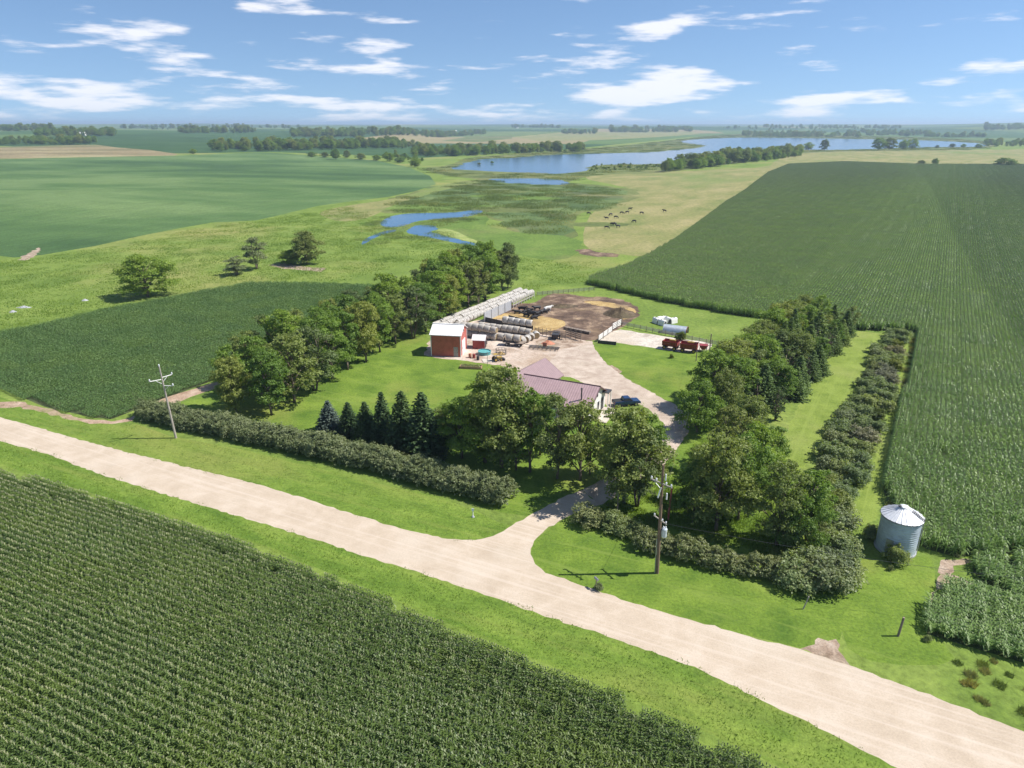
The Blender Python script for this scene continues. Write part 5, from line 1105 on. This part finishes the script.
# compact tractor by barn
x, y, z = gp(497, 361); tr = empty('small_tractor', (x, y, 0), .4, 'small yellow and dark loader tractor parked by the barn', 'tractor'); tr.scale = (.75, .75, .75)
MB().box((.6, 0, .95), (1.5, .7, .55)).build('hood', M_yel, tr, bevel=.06); MB().box((-.4, 0, .75), (1.1, .9, .4)).build('chassis', M_dark, tr, bevel=.04)
MB().box((-.55, 0, 1.1), (.5, .5, .12)).box((-.78, 0, 1.35), (.1, .5, .45)).build('seat', M_black, tr); MB().tube((-.05, 0, 1.15), (-.25, 0, 1.45), .03, n=6).tube((-.25, 0, 1.44), (-.27, 0, 1.47), .2, n=12).build('steering_wheel', M_black, tr)
m = MB()
for s in (-1, 1): m.tube((-.95, s*.5, .9), (-.95, s*.5, 2.0), .035, n=6).tube((.0, s*.5, .9), (-.1, s*.5, 2.0), .035, n=6)
m.box((-.5, 0, 2.03), (1.15, 1.15, .06)); m.build('canopy', M_yel, tr)
for s in (-1, 1): wheel(tr, (-.6, s*.72, .62), .62, .36, M_yel); wheel(tr, (1.0, s*.6, .38), .38, .24, M_yel)
m = MB()
for s in (-1, 1): m.tube((.1, s*.5, 1.1), (1.8, s*.5, .5), .05, n=6)
m.box((1.95, 0, .35), (.35, 1.5, .55), ry=.3); m.build('loader', M_dark, tr)
# stock tank pool, hay ring, garden bed, tubs
x, y, z = gp(484.5, 354); pool = empty('round_pool', (x, y, 0), 0, 'round turquoise pool with pale rim in front of the barn', 'pool')
m = MB().lathe([(1.3, 0), (1.34, .6), (1.42, .66), (1.42, .72), (1.26, .72), (1.26, .5)], 28); m.build('wall', M_turq, pool, smooth=False); m = MB(); m.add([(1.27*math.cos(2*PI*k/28), 1.27*math.sin(2*PI*k/28), .55) for k in range(28)], [tuple(range(28))]); m.build('water', simple('pool_water', (.12, .4, .4), .05, var=.05), pool)
x, y, z = gp(501, 354); hr_ = empty('hay_ring', (x, y, 0), 0, 'round metal hay feeder ring right of the turquoise pool', 'hay ring'); m = MB()
for zz in (.1, .6, 1.1):
    for k in range(20): t0, t1 = 2*PI*k/20, 2*PI*(k+1)/20; m.tube((1.1*math.cos(t0), 1.1*math.sin(t0), zz), (1.1*math.cos(t1), 1.1*math.sin(t1), zz), .04, n=5)
m.build('hoops', M_dark, hr_); m = MB()
for k in range(10): t0 = 2*PI*k/10; m.tube((1.1*math.cos(t0), 1.1*math.sin(t0), .05), (1.1*math.cos(t0+.2), 1.1*math.sin(t0+.2), 1.12), .035, n=5)
m.build('bars', M_dark, hr_); mound('straw_pile', (501, 354), .9, .9, .5, M_straw, 'heap of straw inside the hay feeder ring', 'straw', 6)
x, y, z = gp(471, 368); gbd = empty('garden_bed', (x, y, 0), ba, 'long raised wooden garden bed on the lawn before the barn', 'garden bed'); m = MB()
for s in (-1, 1): m.box((0, s*.7, .25), (4.2, .08, .5)).box((s*2.1, 0, .25), (.08, 1.48, .5))
m.build('frame', M_planter, gbd); MB().box((0, 0, .2), (4.1, 1.36, .35)).build('soil', M_feed, gbd)
rs = np.random.RandomState(5); C = np.stack([rs.uniform(-1.9, 1.9, 420), rs.uniform(-.55, .55, 420), .4+rs.uniform(0, .35, 420)], 1); link('plants', quads_mesh('plants', rand_quads(C, .17, rs, .8), LM['lilac']), gbd)
x, y, z = gp(489, 361); sl_ = MB().box((0, 0, .05), (2.6, 2.2, .1), .2).build('concrete_pad', M_conc, None, (x, y, 0)); tag(sl_, 'pale square pad between the barn and small tractor', 'pad')
for i, (qx, mt, lb) in enumerate((((474, 358), M_redp, 'small red barrel at the barn door'), ((478, 360), M_dark, 'dark barrel beside the pale pad'), ((470, 357.5), M_org, 'rusty barrel against the barn wall'), ((486, 344), M_dark, 'dark barrel standing behind the turquoise pool'))):
    x, y, z = gp(*qx); o = MB().lathe([(0, 0), (.28, 0), (.3, .3), (.28, .32), (.3, .6), (.28, .85), (.25, .87), (0, .85)], 16).build('barrel', mt, None, (x, y, 0)); tag(o, lb, 'barrel', 'barrels near the barn')
# hay wagon
x, y, z = gp(514, 345.5); hw = empty('flat_wagon', (x, y, 0), -.3, 'low wooden flat wagon on wheels beside the bales', 'farm wagon')
MB().box((0, 0, .85), (4.6, 2.1, .12)).build('deck', M_wood, hw); MB().box((-2.2, 0, 1.4), (.08, 2.0, 1.0)).build('headboard', M_wood, hw); MB().box((0, 0, .65), (4.8, .2, .2)).tube((2.3, 0, .6), (3.6, 0, .4), .06, n=6).build('chassis', M_dark, hw)
for sx in (-1.4, 1.4):
    for s in (-1, 1): wheel(hw, (sx, s*.8, .38), .38, .22, M_steel)
for i in range(2):
    o = link('round_bale', BD_); o.location = (x-.9+i*1.6, y+.27-i*.5, .91); o.rotation_euler = (0, 0, -.3); tag(o, 'brown bale lying on the flat wagon, %s end' % ('left' if i == 0 else 'right'), 'bale', 'bales on the wagon')
# harrow
a = Vector(G(529, 348)); b = Vector(G(559, 350.5)); d = b-a; L = d.length; hw = empty('field_harrow', (*((a+b)/2), 0), math.atan2(d.y, d.x), 'long dark folded field harrow lying on the gravel yard', 'harrow')
m = MB()
for yy in (-.7, 0, .7): m.box((0, yy, .45), (L, .12, .12))
for k in range(7): m.box((-L/2+L*(k+.5)/7, 0, .5), (.1, 1.6, .1))
m.build('frame', M_dark, hw); m = MB()
for k in range(18):
    for yy in (-.7, 0, .7): m.tube((-L/2+L*(k+.5)/18, yy, .42), (-L/2+L*(k+.5)/18, yy-.12, 0), .03, n=4)
m.build('tines', M_dark, hw); MB().tube((-.4, .7, .5), (0, 2.6, .45), .07, n=6).tube((.4, .7, .5), (0, 2.6, .45), .07, n=6).box((0, .9, .9), (.9, .4, .8)).build('hitch', M_org, hw)
# dark implement
x, y, z = gp(556, 338.5); im = empty('manure_spreader', (x, y, 0), -.2, 'dark box spreader standing by the pen fence', 'spreader'); m = MB(); m.prism([(-.8, 1.3), (.8, 1.3), (.5, .5), (-.5, .5)], -1.4, 1.4); m.build('box', M_dark, im)
for s in (-1, 1): wheel(im, (s*.85, 0, .45), .45, .25, M_steel, 'x')
MB().tube((0, 1.4, .5), (0, 2.6, .4), .06, n=6).build('drawbar', M_dark, im)

# ------------------------------------------------------------------ cattle
def cow_mesh(name, graze, lying=False):
    me = bpy.data.meshes.new(name)
    lz = 0 if not lying else -.62
    V = [(-.75, 0, 1.25), (-.3, 0, 1.2), (.25, 0, 1.2), (.7, 0, 1.25)]; R = [(.3, .34), (.38, .42), (.38, .42), (.32, .38)]; E = [(0, 1), (1, 2), (2, 3)]
    def ch(base, pts, rad):
        prev = base
        for p, r in zip(pts, rad): V.append(p); R.append((r, r)); E.append((prev, len(V)-1)); prev = len(V)-1
    if graze: ch(3, [(1.05, 0, 1.05), (1.3, 0, .65), (1.42, 0, .38), (1.55, 0, .14)], [.2, .16, .15, .09])
    else: ch(3, [(1.05, 0, 1.45), (1.3, 0, 1.58), (1.55, 0, 1.45), (1.72, 0, 1.33)], [.2, .16, .14, .08])
    for s in (-1, 1):
        if lying:
            ch(0, [(-.7, s*.25, 1.0), (-.35, s*.5, .8), (-.15, s*.5, .7)], [.18, .1, .06]); ch(3, [(.7, s*.22, .95), (.95, s*.35, .75), (.6, s*.4, .7)], [.15, .08, .06])
        else:
            ch(0, [(-.75, s*.22, .95), (-.68, s*.22, .72), (-.84, s*.22, .48), (-.78, s*.22, .03)], [.19, .11, .065, .06]); ch(3, [(.68, s*.2, .9), (.7, s*.2, .5), (.68, s*.2, .03)], [.14, .07, .06])
    hd = 6 if not graze else 5
    for s in (-1, 1): V.append((V[hd-1][0]+.02, s*.26, V[hd-1][2]+.08)); R.append((.04, .04)); E.append((hd-1, len(V)-1))
    ch(0, [(-1.06, 0, 1.3), (-1.12, 0, .9), (-1.1, 0, .55)], [.05, .03, .045])
    V = [(x, y, z+lz) for x, y, z in V]
    me.from_pydata(V, E, []); o = bpy.data.objects.new(name, me); COL.objects.link(o)
    m = o.modifiers.new('s', 'SKIN'); sv = me.skin_vertices[0].data if me.skin_vertices else None
    if sv is None:
        bm = bmesh.new(); bm.from_mesh(me); bm.verts.layers.skin.verify(); bm.to_mesh(me); bm.free(); sv = me.skin_vertices[0].data
    for i, r in enumerate(R): sv[i].radius = r
    sv[0].use_root = True; o.modifiers.new('d', 'SUBSURF').levels = 1
    dg = bpy.context.evaluated_depsgraph_get(); out = bpy.data.meshes.new_from_object(o.evaluated_get(dg)); bpy.data.objects.remove(o)
    out.materials.clear(); out.materials.append(M_hide); out.materials.append(M_hidew); out.polygons.foreach_set('use_smooth', [True]*len(out.polygons)); return out
cows = [cow_mesh('cow', True), cow_mesh('cow', False), cow_mesh('cow', False, True)]
white_cow = cows[1].copy(); white_cow.materials[0] = M_hidew
def cow(px, kind, rz, label, grp, me=None, s=1.0):
    x, y, z = gp(*px); o = link('cow', me or cows[kind]); o.location = (x, y, z+.0); o.rotation_euler = (0, 0, rz); o.scale = (s, s, s); tag(o, label, 'cow', grp)
far = [(588.5, 214.8), (606.5, 219.8), (610.7, 215.8), (606.5, 229), (612, 225.5), (614.5, 225.8), (615.7, 218.5), (618, 227.8), (621.5, 214.2), (627.2, 213.6), (630, 210.2), (634.2, 222.8), (641.4, 214.3), (664.5, 212.3)]
for i, qx in enumerate(sorted(far)): cow(qx, (0, 1, 0)[i % 3], random.uniform(-.6, .6)+(PI if i % 2 else 0), 'black cow on the tan pasture, %s counting from the left of the herd' % ordn(i+1), 'cattle on the tan pasture', s=.95)
near = [(518, 313.5), (522, 312.2), (526, 313), (529, 311.5), (533, 314), (536, 315.3), (531, 317.5), (527, 316.5), (540, 314), (544, 313.2), (537, 311.5), (534, 319)]
for i, qx in enumerate(sorted(near)): cow(qx, (2, 1, 2, 2)[i % 4], random.uniform(-.8, .8)+(PI if i % 3 == 0 else 0), 'black cow in the bunched herd by the straw, %s from the left' % ordn(i+1), 'cattle bunched on the straw lot')
cow((547.5, 312), 1, .4, 'single white cow at the right end of bunched herd', None, white_cow)

# ------------------------------------------------------------------ far farmsteads (white specks) 
for i, (qx, lb) in enumerate((((83, 135.5), 'distant white farmhouse among trees at far left'), ((455, 132), 'distant white farm building left of the lake on the horizon'), ((517, 128.3), 'distant white farm shed at centre horizon'), ((247, 131), 'distant pale farmhouse before the left horizon trees'))):
    x, y, z = gp(*qx); r = empty('farm_building', (x, y, z), .3*i, lb, 'building'); m = MB(); gable_walls(m, 16, 10, 5, 8); m.build('wall', [M_white, M_white], r); m = MB(); gable_roof(m, 16, 10, 5, 8, .5, .3); m.build('roof', M_wroof, r)
# rocks on left pasture
for i, qx in enumerate(((24, 307.5), (85, 300.5), (13, 312), (402, 383))):
    if i == 3: break
    x, y, z = gp(*qx); o = mound('field_stones', qx, 2.2 if i == 0 else 1.0, .8, .5, M_concw, ('long pale stone heap', 'single pale boulder', 'small pale stones')[i]+' in the left pasture grass', 'stones', 40+i)

# ------------------------------------------------------------------ haze
hb = MB().box((0, 0, 41), (56000, 56000, 106)); hv = hb.build('haze', None); hv.data.materials.clear()
mh = bpy.data.materials.new('haze_air'); mh.use_nodes = True; t = mh.node_tree; t.nodes.clear(); ou = t.nodes.new('ShaderNodeOutputMaterial'); pv = t.nodes.new('ShaderNodeVolumePrincipled')
pv.inputs['Color'].default_value = (.62, .8, 1.0, 1); pv.inputs['Density'].default_value = 1.3e-4; pv.inputs['Anisotropy'].default_value = .2
t.links.new(pv.outputs[0], ou.inputs['Volume']); hv.data.materials.append(mh); tag(hv, 'thin pale blue summer haze over the far fields', 'haze', kind='stuff')
# ------------------------------------------------------------------ light and sky
SUN_EL = math.radians(52); sdir = Vector((1.0, .03)).normalized()   # towards the sun, horizontally
sv_ = Vector((sdir.x*math.cos(SUN_EL), sdir.y*math.cos(SUN_EL), math.sin(SUN_EL)))
su = bpy.data.lights.new('sun', 'SUN'); su.energy = 5.0; su.angle = math.radians(.5); su.color = (1, .95, .87); so = bpy.data.objects.new('sun', su); COL.objects.link(so); so.rotation_euler = sv_.to_track_quat('Z', 'Y').to_euler()
wd = bpy.data.worlds.new('World'); S.world = wd; wd.use_nodes = True; t = wd.node_tree; bg = t.nodes['Background']; bg.inputs[1].default_value = .095
sk = t.nodes.new('ShaderNodeTexSky'); sk.sky_type = 'NISHITA'; sk.sun_disc = False; sk.sun_elevation = SUN_EL; sk.sun_rotation = math.atan2(sdir.x, sdir.y)
sk.altitude = 300; sk.air_density = 1.0; sk.dust_density = 0.0; sk.ozone_density = 5.0
tc = t.nodes.new('ShaderNodeTexCoord'); mp = t.nodes.new('ShaderNodeMapping'); mp.inputs['Scale'].default_value = (1, 1, 6.5); mp.inputs['Location'].default_value = (.35, 0, .2); t.links.new(tc.outputs['Generated'], mp.inputs[0])
va = t.nodes.new('ShaderNodeVectorMath'); va.operation = 'ADD'; va.inputs[1].default_value = (0, 0, .1); t.links.new(tc.outputs['Generated'], va.inputs[0])
vn = t.nodes.new('ShaderNodeVectorMath'); vn.operation = 'NORMALIZE'; t.links.new(va.outputs[0], vn.inputs[0]); t.links.new(vn.outputs[0], sk.inputs[0])
sx = t.nodes.new('ShaderNodeSeparateXYZ'); t.links.new(tc.outputs['Generated'], sx.inputs[0]); lowz = sstep(t, sx.outputs[2], .09, .015)
n1 = t.nodes.new('ShaderNodeTexNoise'); n1.inputs['Scale'].default_value = 6.5; n1.inputs['Detail'].default_value = 7; n1.inputs['Roughness'].default_value = .55; t.links.new(mp.outputs[0], n1.inputs['Vector'])
am = t.nodes.new('ShaderNodeMath'); am.operation = 'MULTIPLY_ADD'; am.inputs[1].default_value = .06; t.links.new(lowz, am.inputs[0]); t.links.new(n1.outputs[0], am.inputs[2]); cm = sstep(t, am.outputs[0], .55, .68)
mx = t.nodes.new('ShaderNodeMix'); mx.data_type = 'RGBA'; t.links.new(sk.outputs[0], mx.inputs[6]); mx.inputs[7].default_value = (8.2, 8.1, 8.4, 1)
k9 = t.nodes.new('ShaderNodeMath'); k9.operation = 'MULTIPLY'; k9.inputs[1].default_value = .8; t.links.new(cm, k9.inputs[0]); t.links.new(k9.outputs[0], mx.inputs[0]); t.links.new(mx.outputs[2], bg.inputs[0])
# ------------------------------------------------------------------ render
S.render.engine = 'CYCLES'; S.view_settings.view_transform = 'Standard'; S.view_settings.look = 'None'; S.view_settings.exposure = 0.55; S.view_settings.gamma = 1
S.cycles.max_bounces = 5; S.cycles.diffuse_bounces = 3; S.cycles.glossy_bounces = 2; S.cycles.transmission_bounces = 3; S.cycles.volume_bounces = 0; S.cycles.transparent_max_bounces = 4
S.render.resolution_x = 1024; S.render.resolution_y = 768
